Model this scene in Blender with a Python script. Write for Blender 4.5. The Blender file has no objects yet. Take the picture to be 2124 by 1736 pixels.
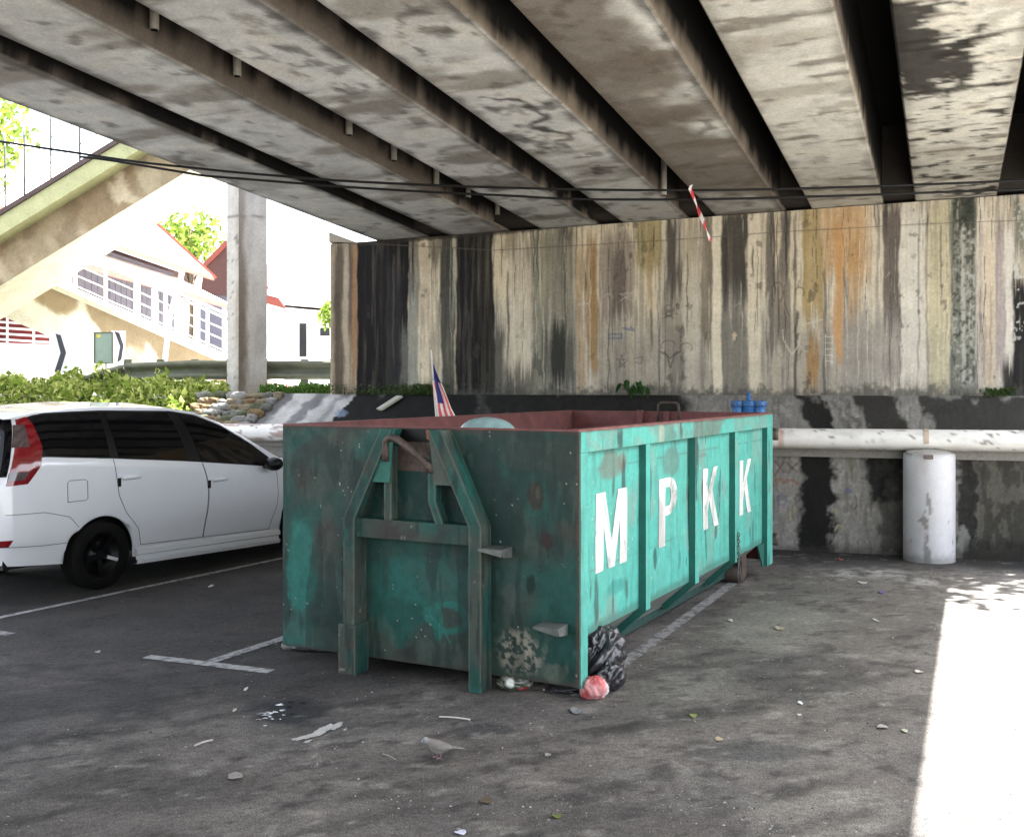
import bpy, math, random
import numpy as np
R = math.radians
random.seed(7); rng = np.random.default_rng(11)
sc = bpy.context.scene

# ------------------------------------------------------------------ camera, sky, sun, exposure
F, H, CX, HY = 2170.0, 1.85, 1062.0, 803.0          # focal length, eye height, principal point in reference units (2124 wide)
cd = bpy.data.cameras.new('camera'); cam = bpy.data.objects.new('camera', cd); sc.collection.objects.link(cam)
cam.location = (0, 0, H); cam.rotation_euler = (R(90), 0, 0)
cd.sensor_fit = 'HORIZONTAL'; cd.sensor_width = 36.0; cd.lens = 36.0*F/2124.0
cd.shift_y = -(868.0-HY)/2124.0; cd.clip_start = 0.05; cd.clip_end = 2000
sc.camera = cam
SUN_AZ, SUN_EL = R(67), R(60)
w = bpy.data.worlds.new('World'); sc.world = w; w.use_nodes = True
nt = w.node_tree; bg = nt.nodes['Background']
sky = nt.nodes.new('ShaderNodeTexSky'); sky.sky_type = 'NISHITA'; sky.sun_disc = False
sky.sun_elevation = SUN_EL; sky.sun_rotation = SUN_AZ; sky.dust_density = 3.0
hs_ = nt.nodes.new('ShaderNodeHueSaturation'); hs_.inputs['Saturation'].default_value = 0.45
nt.links.new(sky.outputs['Color'], hs_.inputs['Color']); nt.links.new(hs_.outputs['Color'], bg.inputs['Color']); bg.inputs['Strength'].default_value = 0.10
sl = bpy.data.lights.new('sun', 'SUN'); sl.energy = 5.0; sl.angle = R(0.5); sl.color = (1.0, 0.97, 0.93)
sun = bpy.data.objects.new('sun', sl); sc.collection.objects.link(sun)
sun.location = (20, 8, 40); sun.rotation_euler = (R(90)-SUN_EL, 0, math.pi-SUN_AZ)
sc.view_settings.view_transform = 'Standard'; sc.view_settings.look = 'None'
sc.view_settings.exposure = 3.3; sc.view_settings.gamma = 1.0
sc.cycles.use_denoising = True; sc.cycles.max_bounces = 10; sc.cycles.diffuse_bounces = 7
sc.cycles.sample_clamp_indirect = 6.0; sc.cycles.caustics_reflective = False; sc.cycles.caustics_refractive = False

# ------------------------------------------------------------------ maths helpers
V = lambda *a: np.array(a, float)
def ray(px, py): return V((px-CX)/F, 1.0, (HY-py)/F)
def G(px, py, z=0.0):
    r = ray(px, py); t = (z-H)/r[2]; return V(r[0]*t, t, z)
def A(px, py, Y): return V((px-CX)/F*Y, Y, H+(HY-py)/F*Y)
def PL(px, py, P, n):
    r = ray(px, py); o = V(0, 0, H); return o + r*(((P-o)@n)/(r@n))
def proj(P):
    P = np.asarray(P); return CX+F*P[..., 0]/P[..., 1], HY-F*(P[..., 2]-H)/P[..., 1]
_tabs = {}
def vn(x, y, s=0):
    if s not in _tabs: _tabs[s] = np.random.default_rng(1000+s).random((256, 256))
    T = _tabs[s]; x = np.asarray(x, float); y = np.asarray(y, float)
    ix = np.floor(x).astype(int); iy = np.floor(y).astype(int); fx = x-ix; fy = y-iy
    fx = fx*fx*(3-2*fx); fy = fy*fy*(3-2*fy); a = ix & 255; b = iy & 255; a1 = (ix+1) & 255; b1 = (iy+1) & 255
    return (T[a, b]*(1-fx)+T[a1, b]*fx)*(1-fy)+(T[a, b1]*(1-fx)+T[a1, b1]*fx)*fy
def fbm(x, y, s=0, o=4):
    r = 0; a = 0.5; n = 0
    for i in range(o): r = r+a*vn(x*2**i, y*2**i, s+i*17); n += a; a *= 0.5
    return r/n
def ss(e0, e1, x): t = np.clip((x-e0)/(e1-e0), 0, 1); return t*t*(3-2*t)
def mix(c, col, m): m = np.broadcast_to(m, c.shape[:-1]); return c*(1-m[..., None])+np.array(col, float)*m[..., None]
def band(x, a, b, s): return ss(a-s, a+s, x)*(1-ss(b-s, b+s, x))
def blob(x, y, cx, cy, rx, ry, n=None, soft=0.35):
    d = ((x-cx)/rx)**2+((y-cy)/ry)**2
    if n is not None: d = d+(n-0.5)*1.6
    return 1-ss(1-soft, 1+soft, d)
def segd(x, y, pts):
    d = np.full(np.shape(x), 1e9)
    for (x0, y0), (x1, y1) in zip(pts[:-1], pts[1:]):
        dx, dy = x1-x0, y1-y0; t = np.clip(((x-x0)*dx+(y-y0)*dy)/(dx*dx+dy*dy+1e-9), 0, 1)
        d = np.minimum(d, np.hypot(x-x0-t*dx, y-y0-t*dy))
    return d
def lin(x, pts): return np.interp(x, [p[0] for p in pts], [p[1] for p in pts])

# ------------------------------------------------------------------ object helpers
def tag(o, label=None, cat=None, group=None, kind=None):
    if label: o['label'] = label
    if cat: o['category'] = cat
    if group: o['group'] = group
    if kind: o['kind'] = kind
    return o
def thing(name, label, cat, loc=(0, 0, 0), group=None):
    o = bpy.data.objects.new(name, None); sc.collection.objects.link(o); o.empty_display_size = 0.1
    o.location = tuple(loc); return tag(o, label, cat, group)
def root_loc(o):
    p = V(0, 0, 0)
    while o is not None: p = p+np.array(o.location); o = o.parent
    return p
class MB:
    def __init__(s): s.v = []; s.c = []; s.f = []; s.m = []; s.s = []; s.n = 0
    def add(s, v, f, m=0, c=None, smooth=False):
        v = np.asarray(v, float).reshape(-1, 3); s.v.append(v)
        c = np.full((len(v), 3), 0.5) if c is None else np.broadcast_to(np.asarray(c, float), (len(v), 3)) if np.ndim(c) < 2 else np.asarray(c, float).reshape(-1, 3)
        s.c.append(c); n = s.n
        s.f.extend([[i+n for i in q] for q in f]); s.m.extend([m]*len(f)); s.s.extend([smooth]*len(f)); s.n += len(v); return s
    def grid(s, P, c=None, m=0, smooth=True, closed=False, flip=False):
        a, b = P.shape[:2]; I = np.arange(a*b).reshape(a, b)
        J = np.concatenate([I, I[:, :1]], 1) if closed else I
        q = np.stack([J[:-1, :-1], J[1:, :-1], J[1:, 1:], J[:-1, 1:]], -1).reshape(-1, 4)
        if flip: q = q[:, ::-1]
        return s.add(P.reshape(-1, 3), q.tolist(), m, c, smooth)
    def hexa(s, p, m=0, c=None):   # 8 corners: bottom ring 0-3, top ring 4-7
        return s.add(p, [[0, 3, 2, 1], [4, 5, 6, 7], [0, 1, 5, 4], [1, 2, 6, 5], [2, 3, 7, 6], [3, 0, 4, 7]], m, c)
    def box(s, c0, sz, ax=None, m=0, c=None):
        ax = np.eye(3) if ax is None else np.array(ax, float); h = np.array(sz)/2.0; p = []
        for k in (-1, 1):
            for i, j in ((-1, -1), (1, -1), (1, 1), (-1, 1)): p.append(np.array(c0)+ax[0]*h[0]*i+ax[1]*h[1]*j+ax[2]*h[2]*k)
        return s.hexa(p, m, c)
    def bar(s, p, q, wd, ht, up=(0, 0, 1), m=0, c=None):
        p, q = np.array(p, float), np.array(q, float); d = q-p; L = np.linalg.norm(d); d = d/L
        x = np.cross(d, up); x = x/np.linalg.norm(x); z = np.cross(x, d)
        return s.box((p+q)/2, (wd, L, ht), (x, d, z), m, c)
    def prism(s, poly, ext, m=0, c=None):
        a = np.array(poly, float); b = a+np.array(ext, float); n = len(a)
        f = [list(range(n))[::-1], list(range(n, 2*n))]+[[i, (i+1) % n, n+(i+1) % n, n+i] for i in range(n)]
        return s.add(np.concatenate([a, b]), f, m, c)
    def tube(s, pts, r, n=10, m=0, c=None, cap=True):
        pts = np.array(pts, float); k = len(pts); r = np.broadcast_to(np.array(r, float), (k,)); ring = []
        t = np.gradient(pts, axis=0); t /= np.linalg.norm(t, axis=1)[:, None]+1e-12
        x = np.cross(t[0], V(0, 0, 1) if abs(t[0][2]) < 0.9 else V(1, 0, 0)); x /= np.linalg.norm(x)
        an = np.arange(n)/n*2*math.pi
        for i in range(k):
            x = x-t[i]*(x@t[i]); x /= np.linalg.norm(x)+1e-12; y = np.cross(t[i], x)
            ring.append(pts[i]+r[i]*(np.cos(an)[:, None]*x+np.sin(an)[:, None]*y))
        s.grid(np.array(ring), c, m, True, True)
        if cap: b = s.n-k*n; s.f += [list(range(b, b+n)), list(range(b+(k-1)*n, b+k*n))[::-1]]; s.m += [m, m]; s.s += [False, False]
        return s
    def lathe(s, prof, base, axis=(0, 0, 1), n=24, m=0, c=None):
        ax = V(*axis); ax /= np.linalg.norm(ax); x = np.cross(ax, V(0, 0, 1) if abs(ax[2]) < 0.9 else V(1, 0, 0)); x /= np.linalg.norm(x); y = np.cross(ax, x)
        an = np.arange(n)/n*2*math.pi; P = np.array([np.array(base)+ax*h+r*(np.cos(an)[:, None]*x+np.sin(an)[:, None]*y) for r, h in prof])
        return s.grid(P, c, m, True, True)
    def blobmesh(s, cen, rad, seed=0, amp=0.25, n=14, m=0, c=None, fr=1.6, ax=None, sq=None):
        th = np.linspace(0, math.pi, n); ph = np.arange(2*n)/(2*n)*2*math.pi; T, P = np.meshgrid(th, ph, indexing='ij')
        d = np.stack([np.sin(T)*np.cos(P), np.sin(T)*np.sin(P), np.cos(T)], -1)
        k = 1+amp*2*(fbm(d[..., 0]*fr+7+d[..., 2]*fr*0.7, d[..., 1]*fr+5-d[..., 2]*fr*0.6, seed, 3)-0.5)
        if sq: d = np.sign(d)*np.abs(d)**sq
        Q = d*k[..., None]*np.array(rad)
        if ax is not None: Q = Q@np.array(ax, float)
        return s.grid(Q+np.array(cen), c, m, True, True)
    def build(s, name, mats, parent=None, loc=None):
        me = bpy.data.meshes.new(name); v = np.concatenate(s.v); off = root_loc(parent) if parent is not None else (np.array(loc, float) if loc is not None else V(0, 0, 0))
        me.from_pydata((v-off).tolist(), [], s.f)
        mats = mats if isinstance(mats, (list, tuple)) else [mats]
        for mm in mats: me.materials.append(mm)
        me.polygons.foreach_set('material_index', s.m); me.polygons.foreach_set('use_smooth', s.s)
        ca = me.color_attributes.new('Col', 'FLOAT_COLOR', 'POINT'); col = np.ones((len(v), 4), np.float32); col[:, :3] = np.concatenate(s.c)
        ca.data.foreach_set('color', col.ravel()); me.update()
        o = bpy.data.objects.new(name, me); sc.collection.objects.link(o)
        if parent is not None: o.parent = parent
        elif loc is not None: o.location = tuple(loc)
        return o

# ------------------------------------------------------------------ materials
def mat(name, col=None, rough=0.8, metal=0.0, var=0.25, vs=6.0, bump=0.0, bs=60.0, attr=False, fine=90.0, finev=0.25, coat=0.0, spec=0.5, stretch=(1, 1, 1), alpha_t=0.0, rv=0.0, mid=0.0, mids=38.0):
    m = bpy.data.materials.new(name); m.use_nodes = True; t = m.node_tree; N = t.nodes; L = t.links; b = N['Principled BSDF']
    b.inputs['Roughness'].default_value = rough; b.inputs['Metallic'].default_value = metal
    b.inputs['Coat Weight'].default_value = coat; b.inputs['Coat Roughness'].default_value = 0.05; b.inputs['Specular IOR Level'].default_value = spec
    tc = N.new('ShaderNodeTexCoord'); mp = N.new('ShaderNodeMapping'); mp.inputs['Scale'].default_value = stretch; L.new(tc.outputs['Object'], mp.inputs['Vector'])
    def noise(sx, det=4):
        n = N.new('ShaderNodeTexNoise'); n.inputs['Scale'].default_value = sx; n.inputs['Detail'].default_value = det; n.inputs['Roughness'].default_value = 0.6
        L.new(mp.outputs['Vector'], n.inputs['Vector']); return n
    def rng_(n, lo, hi):
        r = N.new('ShaderNodeMapRange'); r.inputs['From Min'].default_value = 0.25; r.inputs['From Max'].default_value = 0.75
        r.inputs['To Min'].default_value = lo; r.inputs['To Max'].default_value = hi; L.new(n.outputs['Fac'], r.inputs['Value']); return r
    def mul(a, bsock):
        x = N.new('ShaderNodeVectorMath'); x.operation = 'SCALE'; L.new(a, x.inputs[0]); L.new(bsock, x.inputs['Scale']); return x.outputs[0]
    if attr:
        a = N.new('ShaderNodeAttribute'); a.attribute_name = 'Col'; src = a.outputs['Color']
    else:
        a = N.new('ShaderNodeRGB'); a.outputs[0].default_value = (*col, 1); src = a.outputs[0]
    if var: src = mul(src, rng_(noise(vs), 1-var, 1+var).outputs[0])
    if finev: src = mul(src, rng_(noise(fine, 3), 1-finev, 1+finev).outputs[0])
    L.new(src, b.inputs['Base Color'])
    if mid: src = mul(src, rng_(noise(mids, 3), 1-mid, 1+mid).outputs[0]); L.new(src, b.inputs['Base Color'])
    if rv: L.new(rng_(noise(vs*1.7), max(0.02, rough-rv), rough+rv).outputs[0], b.inputs['Roughness'])
    if bump:
        bp = N.new('ShaderNodeBump'); bp.inputs['Strength'].default_value = bump; bp.inputs['Distance'].default_value = 0.01
        L.new(noise(bs, 5).outputs['Fac'], bp.inputs['Height']); L.new(bp.outputs[0], b.inputs['Normal'])
    return m
def leafmat(name, col, trans):
    m = bpy.data.materials.new(name); m.use_nodes = True; t = m.node_tree; N = t.nodes; L = t.links; out = N['Material Output']; N.remove(N['Principled BSDF'])
    a = N.new('ShaderNodeAttribute'); a.attribute_name = 'Col'
    d = N.new('ShaderNodeBsdfDiffuse'); tr = N.new('ShaderNodeBsdfTranslucent'); mx = N.new('ShaderNodeMixShader'); mx.inputs[0].default_value = trans
    L.new(a.outputs['Color'], d.inputs['Color']); L.new(a.outputs['Color'], tr.inputs['Color']); L.new(d.outputs[0], mx.inputs[1]); L.new(tr.outputs[0], mx.inputs[2]); L.new(mx.outputs[0], out.inputs['Surface'])
    return m
def glass(name, col, rough=0.05, trans=0.0):
    m = mat(name, col, rough, var=0, finev=0); b = m.node_tree.nodes['Principled BSDF']; b.inputs['Specular IOR Level'].default_value = .32; b.inputs['Transmission Weight'].default_value = trans; return m
M = dict(
 concrete=mat('concrete', attr=True, rough=0.95, spec=0.1, var=0.14, vs=4, bump=0.25, bs=30, finev=0.15, fine=30),
 beam=mat('stained_beam_concrete', attr=True, rough=0.95, spec=0.1, var=0.14, vs=7, bump=0.3, bs=30, finev=0.16, fine=45),
 asphalt=mat('asphalt', attr=True, rough=0.88, mid=0.36, mids=30, var=0.24, vs=2.2, bump=0.7, bs=120, finev=0.65, fine=120, spec=0.2),
 marking=mat('worn_road_paint', attr=True, rough=0.8, var=0.2, vs=9, bump=0.4, bs=140, finev=0.3, fine=120),
 binpaint=mat('weathered_green_paint', attr=True, rough=0.55, var=0.14, vs=9, bump=0.12, bs=22, finev=0.14, fine=70, rv=0.12, spec=0.25),
 inner=mat('rusty_primer', (0.16, 0.055, 0.05), 0.7, var=0.35, vs=7, bump=0.15, bs=20, finev=0.25),
 rust=mat('rusty_bare_steel', (0.085, 0.062, 0.05), 0.6, metal=0.3, var=0.5, vs=18, bump=0.3, bs=50),
 steel=mat('dull_grey_steel', (0.13, 0.14, 0.13), 0.55, metal=0.5, var=0.3, vs=12),
 letter=mat('worn_white_lettering', attr=True, rough=0.6, var=0.08, vs=14, finev=0.12, fine=60),
 whitepipe=mat('grimy_white_paint', attr=True, rough=0.5, var=0.08, vs=6, bump=0.1, finev=0.1),
 carwhite=mat('white_car_paint', (0.80, 0.82, 0.86), 0.22, var=0.02, finev=0, coat=1.0),
 carglass=glass('tinted_car_glass', (0.004, 0.004, 0.005), 0.05),
 trim=mat('black_plastic_trim', (0.006, 0.006, 0.0065), 0.4, spec=0.25, var=0.1, finev=0),
 seam=mat('dark_panel_gap', (0.13, 0.13, 0.14), 0.8, var=0, finev=0),
 rubber=mat('tyre_rubber', (0.007, 0.007, 0.007), 0.85, spec=0.15, var=0.2, finev=0.2, bump=0.2),
 rim=mat('dark_alloy', (0.009, 0.009, 0.01), 0.4, metal=0.6, var=0.1, finev=0),
 chrome=mat('bright_metal', (0.75, 0.75, 0.76), 0.18, metal=1.0, var=0, finev=0),
 redlens=mat('red_lens', (0.20, 0.004, 0.008), 0.12, var=0.35, vs=60, finev=0.3, coat=1.0),
 greylens=mat('smoked_lens', (0.09, 0.06, 0.06), 0.12, var=0.3, vs=40, finev=0.2, coat=1.0),
 blue=mat('blue_valve_paint', (0.035, 0.125, 0.31), 0.4, var=0.15, vs=20, finev=0.15),
 blackbag=mat('black_plastic_bag', (0.02, 0.02, 0.024), 0.33, var=0.2, vs=8, bump=0.25, bs=7, finev=0, spec=0.7),
 pinkbag=mat('pink_plastic_bag', attr=True, rough=0.4, var=0.2, vs=14, bump=0.8, bs=22, finev=0.1),
 clearbag=mat('clear_plastic_bag', attr=True, rough=0.22, var=0.25, vs=12, bump=1.0, bs=18, finev=0.1, spec=0.9),
 cable=mat('black_cable', (0.01, 0.01, 0.01), 0.6, spec=0.2, var=0, finev=0),
 attr=mat('coloured_matte', attr=True, rough=0.75, var=0.12, vs=20, finev=0.12),
 cloth=mat('flag_cloth', attr=True, rough=0.8, var=0.08, vs=20, finev=0.05),
 grit=mat('loose_grit', attr=True, rough=0.9, var=0.1, finev=0.2),
 railwhite=mat('white_railing_paint', (0.78, 0.78, 0.77), 0.5, var=0.08, finev=0.05),
 galv=mat('weathered_galvanised', (0.11, 0.115, 0.075), 0.55, metal=0.1, var=0.3, vs=5, finev=0.15),
 roof=mat('pale_roof_sheet', (0.62, 0.55, 0.5), 0.6, var=0.1, vs=3, finev=0.05),
 redroof=mat('red_roof_tile', (0.17, 0.035, 0.022), 0.7, var=0.2, vs=4, finev=0.1),
 brownwood=mat('brown_cladding', (0.06, 0.022, 0.018), 0.8, var=0.2, vs=4, finev=0.1),
 lilac=mat('lilac_board_wall', (0.095, 0.09, 0.12), 0.8, var=0.1, vs=3, finev=0.05),
 whitewall=mat('white_render', (0.78, 0.78, 0.78), 0.8, var=0.05, vs=2, finev=0.05),
 darkpane=glass('dark_window', (0.012, 0.013, 0.016), 0.25),
 pinkwall=mat('red_painted_wall', (0.2, 0.03, 0.03), 0.8, var=0.1, vs=2, finev=0.05),
 signback=mat('grey_green_sign_back', (0.24, 0.32, 0.25), 0.5, var=0.1, finev=0.05),
 signdark=mat('dark_chevron', (0.03, 0.03, 0.04), 0.5, var=0.1, finev=0),
 bark=mat('bark', (0.12, 0.09, 0.06), 0.9, var=0.3, vs=9, bump=0.5),
 leaf=leafmat('leaf', None, 0.5),
 bird=mat('dove_plumage', attr=True, rough=0.8, var=0.1, vs=60, finev=0.2, fine=160),
 puddle=mat('wet_asphalt', (0.012, 0.013, 0.016), 0.12, var=0.2, vs=10, finev=0, bump=0.06, bs=30, spec=0.6),
)

# ------------------------------------------------------------------ frames shared by the structure
TH = R(22.57); CT, ST = math.cos(TH), math.sin(TH)      # bridge beam direction in plan
SO0, SOS, DEL = 4.863, 0.0668, 3.013
def BR(c, r, dz=0.0):                                   # across, along, above the soffit
    X = c*CT+r*ST; Y = -c*ST+r*CT; return np.stack(np.broadcast_arrays(X, Y, SO0-SOS*Y+dz), -1)
WS = -0.335                                             # the abutment runs along Y = k + WS*X
def r_at(c, k): return (k+WS*0-WS*0+(WS*c*CT)+c*ST)/(CT-WS*ST)
KU, KL = 13.9, 12.94
ZA, ZL, ZF = 1.76, 1.18, 1.75                           # apron head, apron toe, high ground behind
def WL(k, X, z): X = np.asarray(X, float); return np.stack(np.broadcast_arrays(X, k+WS*X, z), -1)

# ------------------------------------------------------------------ ground (one sheet)
def axis_pts(segs):
    out = []
    for a, b, st in segs: out += list(np.arange(a, b, st))
    return np.array(out+[segs[-1][1]])
gx = axis_pts([(-400, -40, 60), (-40, -7, 3), (-7, 6.5, 0.04), (6.5, 40, 3), (40, 400, 60)])
gy = axis_pts([(-400, -30, 60), (-30, 3.4, 2.5), (3.4, 8, 0.03), (8, 13.2, 0.05), (13.2, 14, 0.4)])
GX, GY = np.meshgrid(gx, gy, indexing='ij')
n1 = fbm(GX*0.7, GY*0.7, 1); n2 = fbm(GX*2.6, GY*2.6, 2); n3 = fbm(GX*11, GY*11, 3, 5); n4 = fbm(GX*1.1+GY*0.4, GY*2.2-GX*0.9, 4)
c = np.full(GX.shape+(3,), 0.0)+V(0.122, 0.110, 0.099)
c = c*(0.78+0.44*n2)[..., None]*(0.75+0.5*n3)[..., None]
gp, gq = proj(np.stack([GX, np.maximum(GY, 0.5), GX*0], -1))
c = mix(c, (0.05, 0.048, 0.046), 0.45*ss(0.46, 0.68, n1)*(GY > 3))
c = mix(c, (0.17, 0.165, 0.155), 0.35*ss(0.5, 0.75, n4)*(0.4+n3))
c = mix(c, (0.03, 0.029, 0.028), 0.6*ss(0.62, 0.74, fbm(GX*7+GY*3, GY*11-GX*5, 6))*(GY > 3))
out_ = ss(-.4, 1.6, GX*CT-GY*ST)+(GX < -40)+(GY < -26); c = mix(c, (0.265, 0.262, 0.25), np.clip(out_, 0, 1)*(0.75+0.5*(n2-.5)))  # ground colour paled toward the sunny side, painting extra brightness into the sunlit strip
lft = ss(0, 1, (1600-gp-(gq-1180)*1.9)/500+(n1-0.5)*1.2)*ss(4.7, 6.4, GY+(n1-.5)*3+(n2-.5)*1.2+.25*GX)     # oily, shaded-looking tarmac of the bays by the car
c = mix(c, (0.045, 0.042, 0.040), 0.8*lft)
c = mix(c, (0.035, 0.034, 0.034), 0.7*band(gp, 200, 390, 60)*blob(gp, gq, 190, 1455, 190, 55, n2))
c = mix(c, (0.06, 0.055, 0.05), 0.6*blob(gp, gq, 330, 1640, 220, 50, n2))
c = mix(c, (0.022, 0.022, 0.025), 0.9*blob(gp, gq, 595, 1474, 85, 30, n3))
c = mix(c, (0.04, 0.04, 0.04), 0.8*blob(gp, gq, 1000, 1515, 70, 14, n3))
c = mix(c, (0.035, 0.035, 0.035), 0.8*blob(gp, gq, 1090, 1738, 40, 18, n3))
c = mix(c, (0.04, 0.037, 0.035), 0.5*blob(gp, gq, 1690, 1395, 150, 38, n2))
c = mix(c, (0.05, 0.05, 0.05), 0.6*blob(gp, gq, 1560, 1560, 130, 20, n2))
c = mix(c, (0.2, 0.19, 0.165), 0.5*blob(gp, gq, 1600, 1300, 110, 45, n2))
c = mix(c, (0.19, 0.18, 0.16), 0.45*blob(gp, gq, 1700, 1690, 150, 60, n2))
c = mix(c, (0.025, 0.024, 0.022), 0.85*(1-ss(0.3, 1.3, (KL+WS*GX)-GY+(n2-0.5)*0.9))*(GX < 9))    # darker band along the wall foot
bnd = np.abs(gq-(1200-12*np.sin((gp-1700)/60)))
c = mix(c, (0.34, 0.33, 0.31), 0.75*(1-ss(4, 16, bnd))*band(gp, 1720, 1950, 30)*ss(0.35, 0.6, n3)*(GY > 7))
for q in (0.0,):
    t = segd(GX, GY, [tuple(G(560, 1500)[:2]), tuple(G(1300, 1480)[:2])]); c = mix(c, (0.05, 0.05, 0.05), 0.3*(1-ss(0.05, 0.3, t)))
for k in range(60):                                                  # tyre-dragged dark streaks
    a = V(rng.uniform(-3, 2.6), rng.uniform(4.0, 7.5)); d = V(math.cos(0.5), math.sin(0.5))*rng.uniform(0.2, 0.9)
    t = segd(GX, GY, [tuple(a-d), tuple(a+d)]); c = mix(c, (0.042, 0.039, 0.036), rng.uniform(.25, .7)*(1-ss(0.0, 0.09, t+(n3-0.5)*0.16)))
c = mix(c, (.025, .023, .021), .5*ss(.70, .76, fbm(GX*8+3, GY*13, 7, 4))*(GY > 3)); c = mix(c, (.24, .225, .20), .5*ss(.68, .76, fbm(GX*6+13, GY*9, 8, 4))*(GY > 3)*(1-lft))
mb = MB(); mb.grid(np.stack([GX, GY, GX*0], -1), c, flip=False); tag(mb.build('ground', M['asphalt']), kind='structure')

# parking lines: sheets 4 mm above the ground
mb = MB()
def road_line(p, q, wd, ext0=0, ext1=0, seed=0):
    p, q = np.array(p[:2]), np.array(q[:2]); d = (q-p)/np.linalg.norm(q-p); p = p-d*ext0; q = q+d*ext1; nrm = V(-d[1], d[0]); L = np.linalg.norm(q-p)
    t = np.linspace(0, L, max(2, int(L/0.02))); s_ = np.linspace(-wd/2, wd/2, 9); T, S = np.meshgrid(t, s_, indexing='ij')
    P = p+T[..., None]*d+S[..., None]*nrm; z = np.full(T.shape, 0.004)
    n = fbm(P[..., 0]*34, P[..., 1]*34, 30+seed, 5); e = np.abs(S)/(wd/2)
    cc = np.full(T.shape+(3,), 0.0)+V(0.36, 0.355, 0.35)
    cc = mix(cc, (0.1, 0.098, 0.095), np.clip(ss(0.5, 0.75, n+0.18*ss(0.7, 1, e))+.22*(seed-1), 0, 1))
    mb.grid(np.concatenate([P, z[..., None]], -1), cc)
road_line(G(0, 1281), G(588, 1157.5), 0.075, 3.0, 2.5, 1)
road_line(G(436, 1373), G(588, 1324), 0.095, 0.0, 5.2, 2)
road_line(G(304, 1362), G(562, 1393), 0.10, 0, 0, 1)
road_line(G(1300, 1371), G(1505, 1221), 0.10, 0.9, 0.5, 3)
road_line(G(-120, 1298), G(22, 1316), 0.10, 0, 0, 2)
tag(mb.build('road_markings', M['marking']), kind='structure')

# puddle, paint splash
def flat_patch(name, px, py, rx, ry, z, m, seed, amp=0.9, col=None, n=70, parent=None, rot=0.0):
    an = np.linspace(0, 2*math.pi, n, endpoint=False); rr = 0.55+amp*(fbm(np.cos(an)*2.3+9, np.sin(an)*2.3+9, seed, 5))*0.9
    ex, ey = np.cos(an)*rx*rr, np.sin(an)*ry*rr
    pts = [G(px+ex[i]*math.cos(rot)-ey[i]*math.sin(rot), py+ex[i]*math.sin(rot)+ey[i]*math.cos(rot), z) for i in range(n)]
    b = MB(); cen = G(px, py, z); b.add([cen]+pts, [[0, 1+i, 1+(i+1) % n] for i in range(n)], 0, col); return b.build(name, m)
b = MB(); r = np.random.default_rng(3)
for k in range(26):
    px, py = 552+r.normal()*17+(12 if k % 3 else 40), 1478+r.normal()*8; rx, ry = r.uniform(2, 9), r.uniform(.8, 2.4); an = np.linspace(0, 2*math.pi, 20, endpoint=False); rr = .4+fbm(np.cos(an)*2+9+k, np.sin(an)*2+9, k)
    pts = [G(px+rx*a*math.cos(t), py+ry*a*math.sin(t), .0035+.00005*k) for a, t in zip(rr, an)]; b.add([G(px, py, .0035+.00005*k)]+pts, [[0, 1+i, 1+(i+1) % 20] for i in range(20)])
tag(b.build('puddle', M['puddle']), kind='structure')
b = MB()
for (px, py, rx, ry, sd) in [(686, 1508, 24, 7, 1), (655, 1522, 20, 5, 2), (625, 1530, 17, 4, 3), (700, 1503, 12, 5, 4), (640, 1527, 14, 4, 5), (668, 1514, 16, 6, 6), (611, 1532, 7, 2, 7), (638, 1537, 9, 3, 8), (716, 1512, 4, 2, 9)]:
    an = np.linspace(0, 2*math.pi, 44, endpoint=False); rr = 0.35+1.1*fbm(np.cos(an)*3+9+sd, np.sin(an)*3+9, sd+60, 4)
    pts = [G(px+rx*rr[i]*math.cos(an[i]), py+ry*rr[i]*math.sin(an[i])-0.25*rx*rr[i]*math.cos(an[i]), 0.004+0.0004*sd) for i in range(44)]
    b.add([G(px, py, 0.004+0.0004*sd)]+pts, [[0, 1+i, 1+(i+1) % 44] for i in range(44)], 0, (0.42, 0.41, 0.39))
tag(b.build('paint_splash', M['marking'], loc=G(660, 1518)), 'ragged white paint splash dried on the asphalt in front of the green skip', 'paint splash')

# ------------------------------------------------------------------ bridge deck
deck = thing('bridge_deck', 'stained concrete road bridge deck of parallel beams spanning overhead', 'bridge', BR(0, 4))
cs = [-2.441, -2.174, -2.078, -1.800, -1.649, -1.387, -1.281, -1.004, -0.890, -0.608, -0.506, -0.230, -0.117, 0.178, 0.290, 0.565]
cs = [x*DEL for x in cs]; RB = -12.0; DEP = 0.8
def soffit_cols(cc, rr, seed):
    n = fbm(cc*1.3+seed*3.1, rr*0.8, 40, 5); n_ = fbm(cc*4+seed, rr*4, 41, 4); m = fbm(cc*0.9+seed, rr*2.6, 42, 5)
    c = np.zeros(cc.shape+(3,))+V(0.60, 0.605, 0.575)
    c = c*(0.74+0.46*n)[..., None]*(0.85+0.3*n_)[..., None]
    c = mix(c, (0.58, 0.55, 0.47), 0.5*ss(0.55, 0.72, n_))
    c = mix(c, (0.2, 0.18, 0.145), 0.7*ss(0.54, 0.70, m)); c = mix(c, (0.08, 0.07, 0.06), 0.6*ss(.68, .76, fbm(cc*5+seed, rr*5, 46, 4)))
    return c, n, n_, m
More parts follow.
